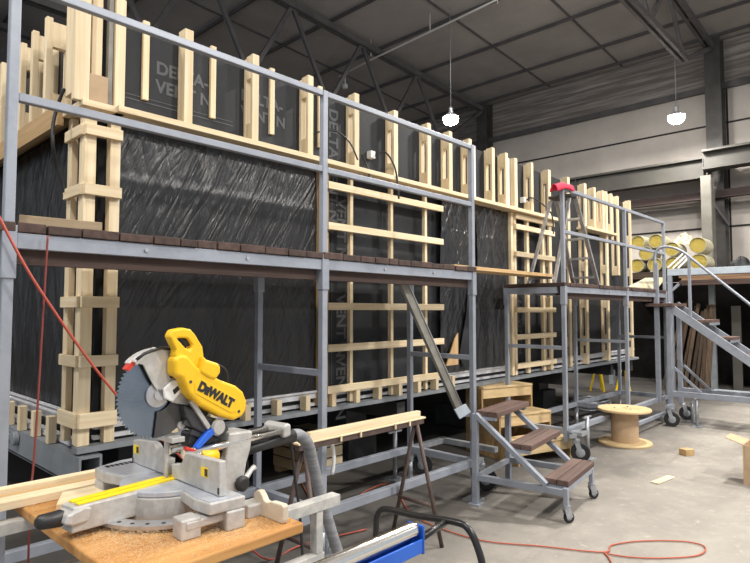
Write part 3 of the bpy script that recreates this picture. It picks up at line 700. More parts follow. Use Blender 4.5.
# base with two wings and feet
base = MB().prism([(.17 * math.cos(a), .17 * math.sin(a)) for a in [k * PI / 16 for k in range(32)]], (0, 0, .0), (1, 0, 0), (0, 1, 0), (0, 0, 1), .004, .082)
for s in (1, -1):
    wing = [(.06, .10), (.07, .385), (-.02, .385), (-.13, .345), (-.135, .25), (-.10, .13)] if s > 0 else [(.06, -.10), (.075, -.36), (-.05, -.35), (-.06, -.27), (-.045, -.17), (-.06, -.10)]
    base.prism(wing, (0, 0, 0), (1, 0, 0), (0, 1, 0), (0, 0, 1), .062, .099)
    for fx, fy in ((-.10, .30), (.04, .33), (.15, .285)):
        base.prism([(fx - .03, (fy - .035) * s), (fx + .035, (fy - .035) * s), (fx + .03, (fy + .035) * s), (fx - .035, (fy + .03) * s)], (0, 0, 0), (1, 0, 0), (0, 1, 0), (0, 0, 1), 0, .062 if fx < .1 else .045)
    base.prism([(-.12, .27 * s), (.06, .27 * s), (.06, .335 * s), (-.12, .335 * s)], (0, 0, 0), (1, 0, 0), (0, 1, 0), (0, 0, 1), .028, .055)
    base.prism([(.0, .10 * s), (.12, .12 * s), (.2, .0), (.12, -.02 * s)], (0, 0, 0), (1, 0, 0), (0, 1, 0), (0, 0, 1), .01, .08)
Q('base', base, CAST, bevel=.005)
for s in (1, -1):
    Q('table_wing', MB().prism([(.055, .11), (.065, .375), (-.02, .375), (-.12, .338), (-.125, .255), (-.095, .14)] if s > 0 else [(.055, -.11), (.068, -.35), (-.045, -.342), (-.052, -.27), (-.04, -.17), (-.055, -.11)], (0, 0, 0), (1, 0, 0), (0, 1, 0), (0, 0, 1), .099, .102), TABLE)
for k in range(6): Q('vent_slot', MB().box(-.10 + k * .018, -.088 + k * .018, .30, .328, .1021, .1035), BLK)
# carved end block beyond the right wing
Q('wing_end', MB().prism([(.0, 0), (.16, 0), (.165, .012), (.165, .056), (.155, .062), (.10, .06), (.075, .052), (.06, .054), (.045, .072), (.03, .082), (.015, .080), (.0, .068)], (.165, -.275, .001), (0, -1, 0), (0, 0, 1), (1, 0, 0), 0, .024), BEIGE, bevel=.004)
tt = MB().prism([(.168 * math.cos(k * PI / 20), .168 * math.sin(k * PI / 20)) for k in range(40)], (0, 0, 0), (1, 0, 0), (0, 1, 0), (0, 0, 1), .083, .101)
Q('turntable', tt, TABLE, bevel=.003)
arm = MB().prism([(-.02, -.058), (-.20, -.056), (-.365, -.035), (-.365, .035), (-.20, .05), (-.02, .055)], O0, U, Nn, ZZ, .022, .100)
Q('mitre_arm', arm, CAST, bevel=.005)
for d in (-.030, .008): Q('kerf_strip', MB().prism([(.05, d), (-.345, d), (-.345, d + .022), (.05, d + .022)], O0, U, Nn, ZZ, .1005, .107), YSTRIP, bevel=.002)
Q('lock_lever', MB().prism([(-.31, .09), (-.335, .098), (-.385, .085), (-.395, .06), (-.37, .05), (-.32, .05)], O0, U, ZZ, Nn, -.03, .05), CAST, bevel=.006)
Q('mitre_handle', MB().tube([uz(-.37, .068), uz(-.385, .068), uz(-.41, .069), uz(-.445, .072), uz(-.455, .073)], [.018, .026, .024, .022, .012], 14), BLK)
# detent plate: an arc with stop holes
arc = [math.radians(a) for a in range(118, 262, 6)]
dp = [(.205 * math.cos(a), .205 * math.sin(a)) for a in arc] + [(.262 * math.cos(a), .262 * math.sin(a)) for a in reversed(arc)]
Q('detent_plate', MB().prism(dp, O0, (1, 0, 0), (0, 1, 0), (0, 0, 1), .012, .024), ALU)
for a in arc[2:-2:2]: Q('stop_hole', MB().lathe([(.007, 0), (.007, .0008)], (.236 * math.cos(a), .236 * math.sin(a), .024), n=10), BLK)
# fences
for poly, lb in (([(.307, .103), (.307, .190), (.15, .205), (.13, .203), (.068, .168), (.014, .166), (.020, .105)], (.27, .158)),
                 ([(-.012, .105), (-.006, .153), (-.060, .158), (-.080, .172), (-.10, .204), (-.318, .214), (-.326, .103)], (-.235, .165))):
    f_ = Q('fence', MB().prism(poly, (0, 0, 0), (0, 1, 0), (0, 0, 1), (1, 0, 0), 0, .026), CAST, bevel=.003)
    a, z = lb
    Q('warning_label', MB().box(-.0012, 0, a - .018, a + .026, z - .016, z + .016), YSTRIP, f_)
    Q('warning_mark', MB().box(-.002, -.0012, a - .016, a + .002, z - .012, z + .012), BLK, f_)
    Q('clamp_slot', MB().box(-.002, 0, a + (.03 if a > 0 else -.085), a + (.037 if a > 0 else -.078), z - .055, z - .035), BLK, f_)
# hold-down post on the table
Q('hold_down', MB().tube([(-.01, .012, .102), (-.01, .012, .235)], .009, 10).box(-.02, .03, -.045, .07, .232, .25), CAST, bevel=.002)
# tower, rails, dust port
Q('tower', MB().prism([(.185, .0), (.285, .0), (.305, .10), (.325, .15), (.335, .222), (.215, .232), (.20, .10)], O0, U, ZZ, Nn, -.055, .06), CAST, bevel=.008)
for d in (-.045, .045): Q('slide_rail', MB().tube([uz(.02, .188, d), uz(.535, .188, d)], .016, 16), CHROME)
Q('rail_end', MB().prism([(.505, .160), (.505, .212), (.53, .222), (.548, .212), (.548, .165)], O0, U, ZZ, Nn, -.066, .066), CAST, bevel=.012, seg=3)
Q('dust_port', MB().tube([uz(.30, .135, .02), uz(.42, .142, .02), uz(.50, .150, .02), uz(.60, .150, .02)], [.020, .022, .028, .030], 16), BLK)
Q('dust_chute', MB().prism([(.06, .26), (.16, .24), (.24, .17), (.22, .13), (.12, .17), (.05, .21)], O0, U, ZZ, Nn, -.03, .03), BLK, bevel=.01)
# blade with teeth
bc_ = (-.062, .406); bm_ = MB(); nt_ = 64
prof = []
for k in range(nt_):
    a = 2 * PI * k / nt_
    prof += [(bc_[0] + .1515 * math.cos(a), bc_[1] + .1515 * math.sin(a)), (bc_[0] + .1535 * math.cos(a + .02), bc_[1] + .1535 * math.sin(a + .02)), (bc_[0] + .1435 * math.cos(a + .05), bc_[1] + .1435 * math.sin(a + .05))]
bm_.prism(prof, O0, U, ZZ, Nn, -.0012, .0012)
bl = Q('blade', bm_, BLADE)
Q('arbor_flange', MB().lathe([(.045, .0013), (.045, .008), (.02, .012), (.02, .020)], uz(*bc_), Nn, 24), ALU, bl)
# upper guard: an open shell over the blade, with its front cheek
ga = [math.radians(a) for a in range(-40, 138, 6)]
def sect(r0, r1): return [(bc_[0] + r1 * math.cos(a), bc_[1] + r1 * math.sin(a)) for a in ga] + [(bc_[0] + r0 * math.cos(a), bc_[1] + r0 * math.sin(a)) for a in reversed(ga)]
ch = [(bc_[0] + .163 * math.cos(math.radians(a)), bc_[1] + .163 * math.sin(math.radians(a))) for a in range(-25, 132, 6)] + [(-.128, .515), (-.095, .455), (-.062, .405), (-.01, .372), (.05, .355)]
gd = Q('upper_guard', MB().prism(ch, O0, U, ZZ, Nn, .012, .020).prism(sect(.156, .164), O0, U, ZZ, Nn, -.020, .012).prism(ch, O0, U, ZZ, Nn, -.026, -.020), CAST, bevel=.002)
Q('guard_boss', MB().prism([(-.055, .425), (-.02, .452), (.02, .455), (.03, .42), (-.015, .375), (-.05, .392)], O0, U, ZZ, Nn, .020, .032), WHITEP, gd, bevel=.005)
Q('guard_slot', MB().prism([(-.02, .418), (.002, .432), (.01, .418), (-.012, .402)], O0, U, ZZ, Nn, .032, .033), BLK, gd)
Q('guard_edge', MB().tube([uz(-.155, .535, .022), uz(-.13, .552, .022), uz(-.10, .562, .022), uz(-.06, .571, .022), uz(.0, .562, .022)], .006, 8), BLK, gd)
Q('guard_edge', MB().prism([(-.165, .53), (-.14, .545), (-.11, .562), (-.085, .575), (-.082, .563), (-.13, .53), (-.155, .515)], O0, U, ZZ, Nn, .006, .024), CAST, gd, bevel=.003)
Q('guard_tip', MB().prism([(-.188, .505), (-.163, .535), (-.152, .522), (-.178, .498)], O0, U, ZZ, Nn, -.01, .016), RED, gd)
for u, z in ((-.01, .527), (-.008, .505), (-.018, .465)): Q('screw', MB().lathe([(.006, 0), (.006, .003)], uz(u, z, .020), Nn, 10), BLK, gd)
# lower guard, swung up behind the blade
lg = [(bc_[0] + .150 * math.cos(math.radians(a)), bc_[1] + .150 * math.sin(math.radians(a))) for a in range(-95, -20, 6)] + [(bc_[0] + .06 * math.cos(math.radians(a)), bc_[1] + .06 * math.sin(math.radians(a))) for a in range(-20, -100, -8)]
Q('lower_guard', MB().prism(lg, O0, U, ZZ, Nn, .006, .010), DARKST)
Q('guard_roller', MB().lathe([(.014, -.006), (.014, .006)], uz(.03, .285, .014), Nn, 14), CAST)
# yellow head
body = [(-.040, .474), (-.042, .530), (-.020, .548), (.010, .540), (.05, .500), (.085, .478), (.16, .440), (.232, .412), (.268, .385), (.288, .345), (.284, .308), (.262, .288), (.225, .280), (.160, .304), (.065, .358), (.018, .405), (-.010, .462)]
hd = Q('motor_housing', MB().prism(body, O0, U, ZZ, Nn, .021, .078), YEL, bevel=.012, seg=3)
Q('label_panel', MB().prism([(.040, .440), (.062, .458), (.232, .362), (.232, .315), (.205, .312), (.040, .405)], O0, U, ZZ, Nn, .078, .080), YEL, hd, bevel=.002)
ang = math.radians(-29)
tx = text_mb('DeWALT', uz(.050, .418, .0808), uz(math.cos(ang), math.sin(ang)), uz(-math.sin(ang), math.cos(ang)), .0455, .0032, (1,))
Q('lettering', tx, BLK, hd)
for u, z in ((.022, .447), (.245, .312)): Q('screw', MB().lathe([(.006, 0), (.006, .002)], uz(u, z, .078), Nn, 10), DARKST, hd)
Q('motor_cap', MB().prism([(.06, .475), (.10, .452), (.13, .442), (.152, .468), (.154, .492), (.14, .505), (.09, .522), (.07, .54)], O0, U, ZZ, Nn, .02, .085), YEL, bevel=.012, seg=3)
loop_unused = smooth_path([uz(a, b, .045) for a, b in ((-.018, .535), (-.036, .575), (-.048, .612), (-.034, .630), (.0, .634), (.028, .622), (.052, .588), (.076, .555), (.078, .525), (.065, .500))], 5)
outer = [(-.058, .612), (-.045, .634), (.0, .640), (.030, .634), (.050, .614), (.083, .568), (.090, .530), (.066, .49), (.0, .50), (-.034, .54), (-.030, .562)]
inner = [(-.026, .601), (-.018, .604), (.004, .603), (.017, .601), (.024, .594), (.036, .578), (.034, .568), (.026, .560), (.006, .570), (-.004, .580), (-.014, .590)]
hl = Q('main_handle', ring_prism(MB(), outer, inner, O0, U, ZZ, Nn, .028, .066), YEL, bevel=.011, seg=3)
Q('trigger', MB().prism([(.0, .604), (.022, .600), (.037, .576), (.030, .570), (.010, .592)], O0, U, ZZ, Nn, .036, .054), BLK, hl, bevel=.004)
Q('motor', MB().lathe([(.052, 0), (.058, .01), (.058, .15), (.04, .17)], uz(.10, .335, .02), -Nn, 22), DARKST)
Q('pivot_casting', MB().prism([(.02, .36), (.12, .31), (.20, .28), (.23, .24), (.20, .225), (.12, .24), (.06, .275), (.03, .32)], O0, U, ZZ, Nn, -.03, .045), DARKST, bevel=.006)
Q('pivot_casting', MB().lathe([(.026, 0), (.032, .01), (.026, .02)], uz(.165, .262, .045), Nn, 20), CAST)
Q('pivot_casting', MB().bar(uz(.045, .375, .05), uz(.125, .265, .05), .012, .016), CAST)
Q('bevel_lever', MB().prism([(.06, .205), (.075, .195), (.12, .225), (.16, .25), (.175, .265), (.155, .27), (.115, .255), (.08, .225)], O0, U, ZZ, Nn, .04, .062), BLUEL, bevel=.004)
Q('stop_tab', MB().prism([(.025, .215), (.08, .19), (.078, .178), (.02, .203)], O0, U, ZZ, Nn, .04, .06), RED, bevel=.003)
Q('bevel_knob', MB().tube([uz(.085, .165, .05), uz(.16, .155, .05)], [.028, .024], 12), YEL)
for a in ((-.01, .30), (.02, .26), (.08, .27)): Q('pivot_casting', MB().bar(uz(a[0] + .04, a[1], .03), uz(a[0] + .10, a[1] - .03, .03), .014, .018), DARKST)
Q('wire', MB().tube(smooth_path([uz(.115, .497, .055), uz(.15, .498, .07), uz(.19, .47, .07), (uz(.205, .425, .06))]), .0035, 6), BLK)
Q('power_cord', MB().tube(smooth_path([uz(.535, .20, -.02), uz(.58, .195, 0), uz(.605, .10, .01), uz(.615, -.02, .02), uz(.64, -.2, .03), uz(.66, -.5, .04), uz(.67, -.86, .05), uz(.72, -.893, .06), uz(.95, -.893, .3)]), .007, 8), BLK)

Q('bevel_lock', MB().tube([uz(.25, .03, .06), uz(.29, .045, .07), uz(.33, .07, .06), uz(.345, .075, .06)], [.016, .012, .010, .012], 10), CAST)
Q('bevel_lock', MB().lathe([(.026, 0), (.03, .008), (.03, .022), (.02, .028)], uz(.27, .03, .06), Nn, 18), BLK)
# dust hose
pts = [uz(.59, .150, .02), uz(.645, .143, .02), uz(.725, .082, .0), uz(.79, -.047, -.02), uz(.845, -.199, -.02), uz(.935, -.415, -.02), uz(1.02, -.60, -.02), uz(1.12, -.80, -.03), uz(1.25, -.862, -.1), uz(1.6, -.866, -.3)]
pts = [Vector((1.04, 1.985, .9)) + v for v in pts]
hp = smooth_path(pts, 24); rr = [.0265 + .0016 * (1 if i % 2 else -1) for i in range(len(hp))]
tag(obj('dust_hose', MB().tube(hp, rr, 14), HOSE), 'grey ribbed dust hose curving from the saw down to the floor', 'hose')

# ------------------------------------------------------------------ brown sawhorse with plank
sh = thing('sawhorse', 'brown steel A-frame sawhorse with round legs before the left scaffold', 'sawhorse', (2.7, 2.63, 0))
K = lambda n, m, mt=BRN, **k: obj(n, m, mt, sh, **k)
K('top_beam', MB().box(2.14, 3.28, 2.60, 2.64, .80, .835), bevel=.004)
for x in (2.19, 3.21):
    for y in (2.42, 2.86): K('leg', MB().tube([(x, 2.62 + (y - 2.62) * .05, .80), (x + (.03 if x > 3 else -.03), y, .0)], .0145, 10))
    K('crossbar', MB().tube([(x, 2.62 - .2 * .66, .27), (x, 2.62 + .24 * .66, .27)], .014, 8))
pk = thing('plank_stack', 'pale sawdust-covered plank lying along the brown sawhorse', 'plank', (2.7, 2.63, .835))
obj('plank', MB().box(2.13, 3.29, 2.592, 2.648, .836, .848), PINE['x'], pk, bevel=.003)
obj('plank', MB().box(2.22, 3.24, 2.60, 2.638, .849, .895), PINE['x'], pk, bevel=.003)
for x in (2.45, 2.62, 2.95, 3.1): obj('peg', MB().box(x, x + .012, 2.583, 2.591, .81, .845), PINE['z'], pk)
m = MB(); cpts = [(2.44 + .05 * math.sin(a), 2.69 - .0, .682 + .13 * math.cos(a)) for a in [math.radians(k) for k in range(15, 140, 12)]]
m.tube(cpts, .012, 8)
tag(obj('bent_strip', m, WHITEP), 'short white curved strip hanging behind the sawhorse beam', 'strip')

# ------------------------------------------------------------------ roller stand
rs = thing('roller_stand', 'blue roller stand with chrome roller and black tube legs in the foreground', 'roller stand', (1.2, 1.245, 0))
A_ = lambda n, m, mt, **k: obj(n, m, mt, rs, **k)
A_('frame', MB().box(.52, 1.53, 1.22, 1.228, .805, .85).box(.52, 1.53, 1.277, 1.285, .805, .85).box(.52, 1.53, 1.228, 1.277, .805, .815), BLUEM, bevel=.003)
for x in (.512, 1.53): A_('end_plate', MB().box(x, x + .007, 1.218, 1.287, .80, .892), BLUEM, bevel=.002)
A_('roller', MB().lathe([(.008, 0), (.023, .002), (.025, .01), (.025, .99), (.023, 1.0), (.008, 1.003)], (.524, 1.252, .875), (1, 0, 0), 32), CHROME)
def arch(x, s=1):
    pl = smooth_path([(x, 1.62, .0), (x, 1.60, .4), (x, 1.59, .74), (x, 1.58, .80), (x, 1.54, .832), (x, 1.40, .842), (x, 1.22, .862), (x, 1.16, .855), (x, 1.12, .80), (x, 1.09, .70), (x, 1.02, .35), (x, .96, .0)], 6)
    return MB().tube(pl, .0125, 12)
A_('leg_frame', arch(1.70), BLKT); A_('leg_frame', arch(.45), BLKT)
A_('link_bar', MB().tube([(1.537, 1.25, .835), (1.70, 1.25, .855)], .012, 8), BLKT); A_('link_bar', MB().tube([(.45, 1.25, .855), (.525, 1.25, .835)], .012, 8), BLKT)

# ------------------------------------------------------------------ cords and hoses
fp = lambda *a: [G(x, y, .009) for x, y in a]
m = MB().tube(smooth_path(fp((300, 480), (318, 507), (345, 503), (368, 490), (386, 484), (398, 493), (409, 511), (430, 524), (480, 540), (540, 546), (603, 552), (612, 545), (640, 541), (680, 541), (702, 545), (705, 551), (694, 556), (662, 558), (630, 557), (604, 553)), 8), .005, 8)
tag(obj('extension_cord', m, ORNG), 'orange extension cord snaking over the concrete and looping at the bottom right', 'cord')
m = MB().tube(smooth_path(fp((604, 552), (609, 558), (613, 566), (620, 580)), 6), .005, 8)
tag(obj('cord_end', m, ORNG), 'short orange cord end leaving the floor loop towards the bottom edge', 'cord')
a, b, c, d = hit(-25, 180, 1, 2.70), hit(40, 290, 1, 2.72), hit(115, 393, 1, 2.76), hit(184, 460, 1, 2.80)
m = MB().tube(smooth_path([hit(-2, 215, 1, 2.74), b, c, d, (1.75, 2.9, .62), (2.05, 3.05, .25), (2.3, 3.1, .012), (2.6, 3.12, .011), (3.1, 3.0, .011)], 10), .006, 8)
tag(obj('air_hose', m, REDH), 'red hose slanting from the left scaffold post down behind the saw blade', 'hose')
pts = [(.86, 2.77, 1.93), hit(44, 300, 1, 2.76), hit(38, 400, 1, 2.74), hit(33, 470, 1, 2.72), hit(30, 500, 1, 2.70), (.80, 2.70, .4), (.78, 2.66, .03), (.60, 2.6, .010), (.3, 2.5, .010)]
tag(obj('hanging_cord', MB().tube(smooth_path(pts, 8), .0045, 8), CORDR), 'dark red cord hanging straight down from the left scaffold deck', 'cord')

# ------------------------------------------------------------------ small things on the floor
def block(nm, label, cx, cy, lx, ly, h, rot, mt, cat='wood'):
    c, s = math.cos(rot), math.sin(rot)
    m = MB().prism([(cx + a * c - b * s, cy + a * s + b * c) for a, b in ((-lx / 2, -ly / 2), (lx / 2, -ly / 2), (lx / 2, ly / 2), (-lx / 2, ly / 2))], (0, 0, 0), (1, 0, 0), (0, 1, 0), (0, 0, 1), .001, h)
    return tag(obj(nm, m, mt, bevel=.003), label, cat)
block('wood_offcut', 'small square wood block on the floor to the right of the cable spool', 7.14, 1.95, .12, .10, .07, -.5, PINED['x'])
block('wood_offcut', 'thin pale strip of wood lying on the open concrete floor', 5.93, 1.83, .34, .075, .012, -.14, PINE['x'])
bx = thing('cardboard_box', 'open brown cardboard box standing at the right edge with a flap folded out', 'box', (6.6, 1.1, 0))
x0, y1 = 6.30, 1.245
for nm, args in (('panel', (x0, x0 + .006, .72, y1, 0, .36)), ('panel', (x0 + .5, x0 + .506, .72, y1, 0, .36)), ('panel', (x0 + .006, x0 + .5, y1 - .006, y1, 0, .36)), ('panel', (x0 + .006, x0 + .5, .72, .726, 0, .36)), ('panel', (x0 + .006, x0 + .5, .726, y1 - .006, .001, .007))):
    obj(nm, MB().box(*args), CARD, bx)
obj('flap', MB().add([(x0 + .01, y1, .358), (x0 + .3, y1, .358), (x0 + .27, y1 + .15, .40), (x0 + .03, y1 + .15, .40), (x0 + .01, y1, .364), (x0 + .3, y1, .364), (x0 + .27, y1 + .15, .406), (x0 + .03, y1 + .15, .406)],
    [(3, 2, 1, 0), (4, 5, 6, 7), (0, 1, 5, 4), (1, 2, 6, 5), (2, 3, 7, 6), (3, 0, 4, 7)]), CARD, bx)
obj('flap', MB().box(x0 - .004, x0, .74, y1 - .02, .15, .359), CARD, bx)
# crate and transport dolly under the module
cr = thing('wooden_crate', 'low wooden crate with a green strap in the dark under the module', 'crate', (3.85, 4.5, 0))
GREEN = mat('green_strap', (.02, .12, .06), .6)
for k in range(3): obj('slat', MB().box(3.64, 4.08, 4.28, 4.30, .06 + k * .105, .15 + k * .105), PINE['x'], cr)
for k in range(3): obj('slat', MB().box(3.615, 3.637, 4.28, 4.8, .06 + k * .105, .15 + k * .105), PINED['y'], cr)
for yy in (4.30, 4.70): obj('skid', MB().box(3.615, 4.08, yy, yy + .08, 0, .06), PINED['x'], cr)
obj('lid', MB().box(3.60, 4.10, 4.26, 4.82, .37, .40), PINE['x'], cr); obj('strap', MB().box(3.80, 3.85, 4.25, 4.83, .401, .406).box(3.80, 3.85, 4.268, 4.274, .05, .4), GREEN, cr)
dl = thing('wheel_dolly', 'dark wheeled dolly under the module behind the mitre saw', 'dolly', (3.0, 4.55, 0))
caster(dl, 3.05, 4.5, .34, .13, .06, ang=.7); caster(dl, 2.75, 4.75, .34, .13, .06, ang=.7)
obj('frame', MB().box(2.55, 3.2, 4.4, 4.9, .34, .40), FRAMEG, dl, bevel=.006)
for i, (x, y) in enumerate(((11.6, 4.75), (11.75, 4.3))):
    t_ = thing('jack_stand', ('yellow jack stand under the far end of the module, left of two', 'yellow jack stand under the far end of the module, right of two')[i], 'jack stand', (x, y, 0))
    for k in range(3):
        a = k * 2.094; obj('leg', MB().bar((x + .16 * math.cos(a), y + .16 * math.sin(a), 0), (x + .03 * math.cos(a), y + .03 * math.sin(a), .55), .035, .035), YSTRIP, t_)
    obj('screw', MB().tube([(x, y, .50), (x, y, .74)], .022, 10).lathe([(.06, .74), (.06, .755)], (x, y, 0), n=14), YSTRIP, t_)
    obj('collar', MB().lathe([(.05, .48), (.06, .50), (.06, .56), (.05, .58)], (x, y, 0), n=14), YSTRIP, t_)
m = MB()
for k in range(4):
    c = Vector((9.5 + .03 * k, 4.05, .02 + k * .034)); r = .30 - .03 * (k % 2)
    m.tube([(c.x + r * math.cos(a) * 1.2, c.y + r * math.sin(a), c.z + .01 * math.sin(3 * a)) for a in [2 * PI * j / 36 for j in range(36)]], .017, 8, closed=True)
tag(obj('cable_coil', m, GALV), 'coil of grey cable lying under the far end of the module', 'cable')
# ------------------------------------------------------------------ storage platform and what is on it
pf = thing('storage_platform', 'storage platform with pale steel edge and stacked timber fascia at the right', 'platform', (13.4, 1.0, 0))
P_ = lambda n, m, mt, **k: obj(n, m, mt, pf, **k)
P_('edge_beam', MB().box(12.42, 12.50, -2.5, 3.66, 2.30, 2.43), PALEBLUE, bevel=.006)
P_('deck', MB().box(12.51, 14.5, -2.5, 5.2, 2.26, 2.40), DARKW['y'])
for k in range(4): P_('fascia_board', MB().box(12.40 + .006 * k, 12.50, -2.5, 3.40 + .05 * (k % 2), 2.10 + k * .048, 2.145 + k * .048), (BROWN, BROWN, DKB, DKB)[k]['y'], bevel=.004)
for y in (3.0, -.2, 5.0): P_('post', MB().box(12.9, 13.0, y - .05, y + .05, 0, 2.26), FRAMEG)
P_('knee_brace', MB().bar((12.46, 3.6, 2.0), (12.46, 3.2, 2.36), .05, .05, up=(1, 0, 0)), STEEL)
P_('post', MB().box(12.42, 12.50, 3.58, 3.66, 0, 2.30), STEEL)
# insulation rolls, ends towards the hall
rolls = []
names = ('yellow insulation roll at the top right of the pile, beside the steel column', 'yellow insulation roll right at the bottom of the pile beside the white profiles',
         'yellow insulation roll in the middle of the pile, behind the curved handrail', 'yellow insulation roll at the top of the pile, nearest the guard rail end', 'yellow insulation roll low in the pile, left of the scaffold end post',
         'yellow insulation roll at the upper left of the pile, by the last parapet stud', 'yellow insulation roll at the middle left of the pile', 'yellow insulation roll at the bottom left of the pile', 'yellow insulation roll at the bottom of the pile, mostly hidden by the white profiles')
for (px, py), lb in zip(((698, 248), (699, 264), (672, 255), (656, 242), (655, 264), (638, 242), (646, 253), (637, 264), (673, 265)), names):
    c = hit(px, py, 0, 12.75); r = .148 if px < 690 else .163
    c.z = {248: c.z, 264: 2.412 + r}.get(py, c.z) if px > 690 else {264: 2.412 + r, 253: 2.66 + r, 242: 2.905 + r, 255: 2.412 + 3 * r + .004, 265: 2.412 + r}[py]
    if py == 248: c.z = 2.412 + 3 * r + .004
    rolls.append((c, r, lb))
for c, r, lb in rolls:
    t_ = thing('insulation_roll', lb, 'insulation roll', (c.x, c.y, c.z), 0, 'insulation rolls on the storage platform')
    obj('wrap', MB().lathe([(r * .90, .0), (r * .90, -.03), (r * .97, -.03), (r, .04), (r, .5), (r * .9, .55)], (0, 0, 0), (1, 0, 0), 28), INSW, t_, world=False)
    m = MB(); prof = []
    for k in range(9):
        q = r * (.87 - .095 * k); prof += [(q, -.004), (q - r * .01, -.004 + .03), (q - r * .035, -.004 + .03), (q - r * .045, -.004)]
    m.lathe([(r * .87, .0)] + prof, (0, 0, 0), (1, 0, 0), 30)
    obj('rolled_end', m, INS, t_, world=False)
def film(u, v):
    a = hit(672 + 22 * u, 244 - 9 * math.sin(PI * u * .9) * v - 2 * v, 0, 12.95 + .5 * v)
    a.z += .05 * noise.noise(Vector((u * 6, v * 4, 3))); a.x += .06 * noise.noise(Vector((u * 5, v * 5, 8))); return a
o = obj('plastic_film', MB().grid(film, 30, 16), FILM); o.modifiers.new('thick', 'SOLIDIFY').thickness = .004
tag(o, 'crumpled clear plastic film heaped on top of the insulation rolls', 'plastic film')
for i, (a, b) in enumerate((((668, 268), (684, 253)), ((673, 269), (688, 254)), ((678, 269), (690, 257)))):
    p0, p1 = hit(*a, 0, 12.52), hit(*b, 0, 12.60); p0.z = max(p0.z, 2.445)
    tag(obj('white_profile', MB().bar(p0, p1, .03, .06, up=(1, 0, 0)), WHITEP), ('leftmost', 'middle', 'rightmost')[i] + ' of three white profiles leaning on the insulation rolls', 'profile')
pb = [Vector((8.12, 2.90, 1.915)), Vector((9.33, 2.90, 1.915)), hit(665, 278.5, 1, 3.06), hit(645, 279, 1, 3.06)]
tag(obj('pale_board', MB().add(pb + [v + Vector((0, -.006, .018)) for v in pb], [(3, 2, 1, 0), (4, 5, 6, 7), (0, 1, 5, 4), (1, 2, 6, 5), (2, 3, 7, 6), (3, 0, 4, 7)]), INSW), 'pale yellow board propped at the far end of the further scaffold deck', 'board')
c = hit(739, 262, 0, 12.9)
tag(obj('dark_tub', MB().lathe([(.11, 0), (.125, .02), (.14, .34), (.12, .38), (.05, .40)], (13.0, 2.12, 2.405), n=24), DARKST), 'dark rounded tub standing on the storage platform at the right edge', 'tub')
def heap(u, v):
    a = 2 * PI * u; r = .26 * (1 - v) ** .6 if v < 1 else 0
    n_ = 1 + .25 * noise.noise(Vector((math.cos(a) * 2, math.sin(a) * 2, v * 3)))
    return (13.0 + r * math.cos(a) * n_, 2.50 + r * .9 * math.sin(a) * n_, 2.402 + .24 * v * n_)
tag(obj('tarp_bundle', MB().grid(heap, 28, 10), RUB), 'dark crumpled tarp bundle on the platform beside the steel column', 'tarp')
# boards leaning under the platform
rnd = random.Random(5)
ords = ('leftmost', 'second from left', 'third from left', 'fourth from left', 'fifth from left', 'sixth from left', 'seventh from left', 'eighth from left', 'rightmost')
for k in range(9):
    t = k / 8; y0 = 3.86 - .80 * t; w = rnd.uniform(.045, .065) if k < 7 else .10; yt = y0 - .30 * (1 - t) - .10; h = 1.72 + rnd.uniform(-.15, .12)
    xx = 12.62 + .045 * (k % 2); 
    m = MB().bar((xx, y0, .02), (xx + .20, yt, h), .028, w, up=(0, 1, 0))
    tag(obj('leaning_board', m, DARKW['z'], bevel=.003), ords[k] + ' of nine dark boards leaning upright in the shade under the storage platform', 'board', 'dark boards leaning under the platform')
# panels and beams on the floor at the right
for i, (x, y, w, h, mt, lb) in enumerate(((13.1, 2.05, .55, 1.15, FRAMEG, 'pale blue-grey panel standing under the storage platform behind the stair treads'), (13.05, 2.62, .16, 1.7, GIRD, 'tall grey-brown panel standing under the platform beside the leaning boards'))):
    tag(obj('standing_panel', MB().box(x, x + .05, y - w / 2, y + w / 2, .0, h), mt, bevel=.004), lb, 'panel')
tag(obj('steel_beam', MB().box(12.25, 12.40, .3, 2.86, .0, .14), PALEBLUE, bevel=.006), 'pale blue-grey steel beam lying on the floor behind the far stair', 'beam')

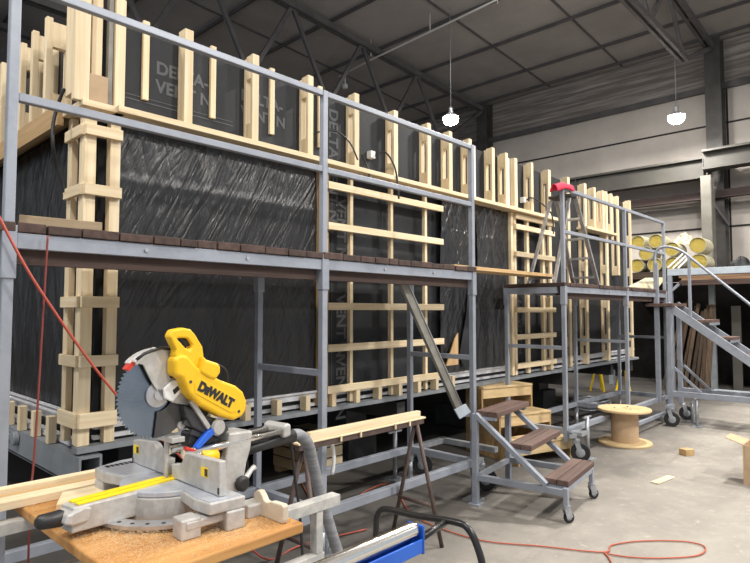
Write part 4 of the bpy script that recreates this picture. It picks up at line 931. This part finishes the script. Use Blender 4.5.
# ------------------------------------------------------------------ conduit and lamps
m = MB().tube([(10.7, 11.4, 8.02), (10.69, 10.2, 8.12), (10.5, 8.0, 8.10), (10.35, 6.2, 8.10), (10.3, 3.0, 8.10)], .022, 8).tube([(10.69, 11.15, 8.05), (10.69, 11.15, 7.72)], .015, 8).box(10.64, 10.74, 11.1, 11.2, 7.62, 7.74)
for y in (10.0, 8.1, 6.3, 4.6): m.tube([(10.5, y, 8.1), (10.5, y, roof(10.5) - .002)], .012, 6)
tag(obj('conduit', m, WHITEP), 'thin white cable conduit hung under the dark roof', 'conduit')
def lamp(x, y, z, label, power, r=.18):
    t_ = thing('pendant_lamp', label, 'lamp', (x, y, z))
    obj('cable', MB().tube([(x, y, z + .26), (x, y, roof(x) - .003)], .009, 6), LAMPG, t_)
    obj('shade', MB().lathe([(.03, .26), (.05, .24), (.055, .13), (r * .70, .075), (r * .98, .045), (r * .98, .031), (.05, .031)], (x, y, z), n=28), LAMPG, t_)
    obj('bulb', MB().lathe([(r * .94, .03), (r * .96, .0), (r * .93, -.05), (r * .78, -.10), (r * .45, -.135), (.01, -.145)], (x, y, z), n=28), BULB, t_)
    ld = bpy.data.lights.new('hall_lamp', 'AREA'); ld.shape = 'DISK'; ld.size = 2 * r; ld.energy = power; ld.color = (1, .955, .89)
    lo = bpy.data.objects.new('hall_lamp', ld); COL.objects.link(lo); lo.location = (x, y, z - .16); lo['kind'] = 'structure'; return t_
lamp(10.6, 7.6, 5.95, 'bright pendant lamp hanging on a thin cable above the wrapped module', P_MID)
lamp(14.0, 3.85, 5.95, 'bright pendant lamp hanging before the concrete end wall', P_WALL)
for x, y, k in ((8.2, 1.4, 1.5), (4.6, -2.4, 1.4), (-.9, .6, .7), (-2.6, 5.2, .8), (10.5, -2.6, 1.6), (1.0, -4.2, .9), (9.3, 5.2, .7)):  # unseen lamps added for front light; the last accounts for the ceiling glare
    lamp(x, y, 7.0 if y < 5.2 or x < 0 else 7.75, 'unseen pendant lamp added under the roof beyond the frame', P_OUT * k)['group'] = 'unseen lamps added beyond the frame'
w = bpy.data.worlds.new('daylight'); S.world = w; w.use_nodes = True
w.node_tree.nodes['Background'].inputs['Color'].default_value = (.86, .92, 1, 1); w.node_tree.nodes['Background'].inputs['Strength'].default_value = W_STR
vs = S.view_settings; vs.view_transform = 'Standard'; vs.look = 'None'; vs.gamma = 1; vs.exposure = EXPO; vs.use_curve_mapping = False
S.cycles.use_denoising = True
S.cycles.max_bounces = 8
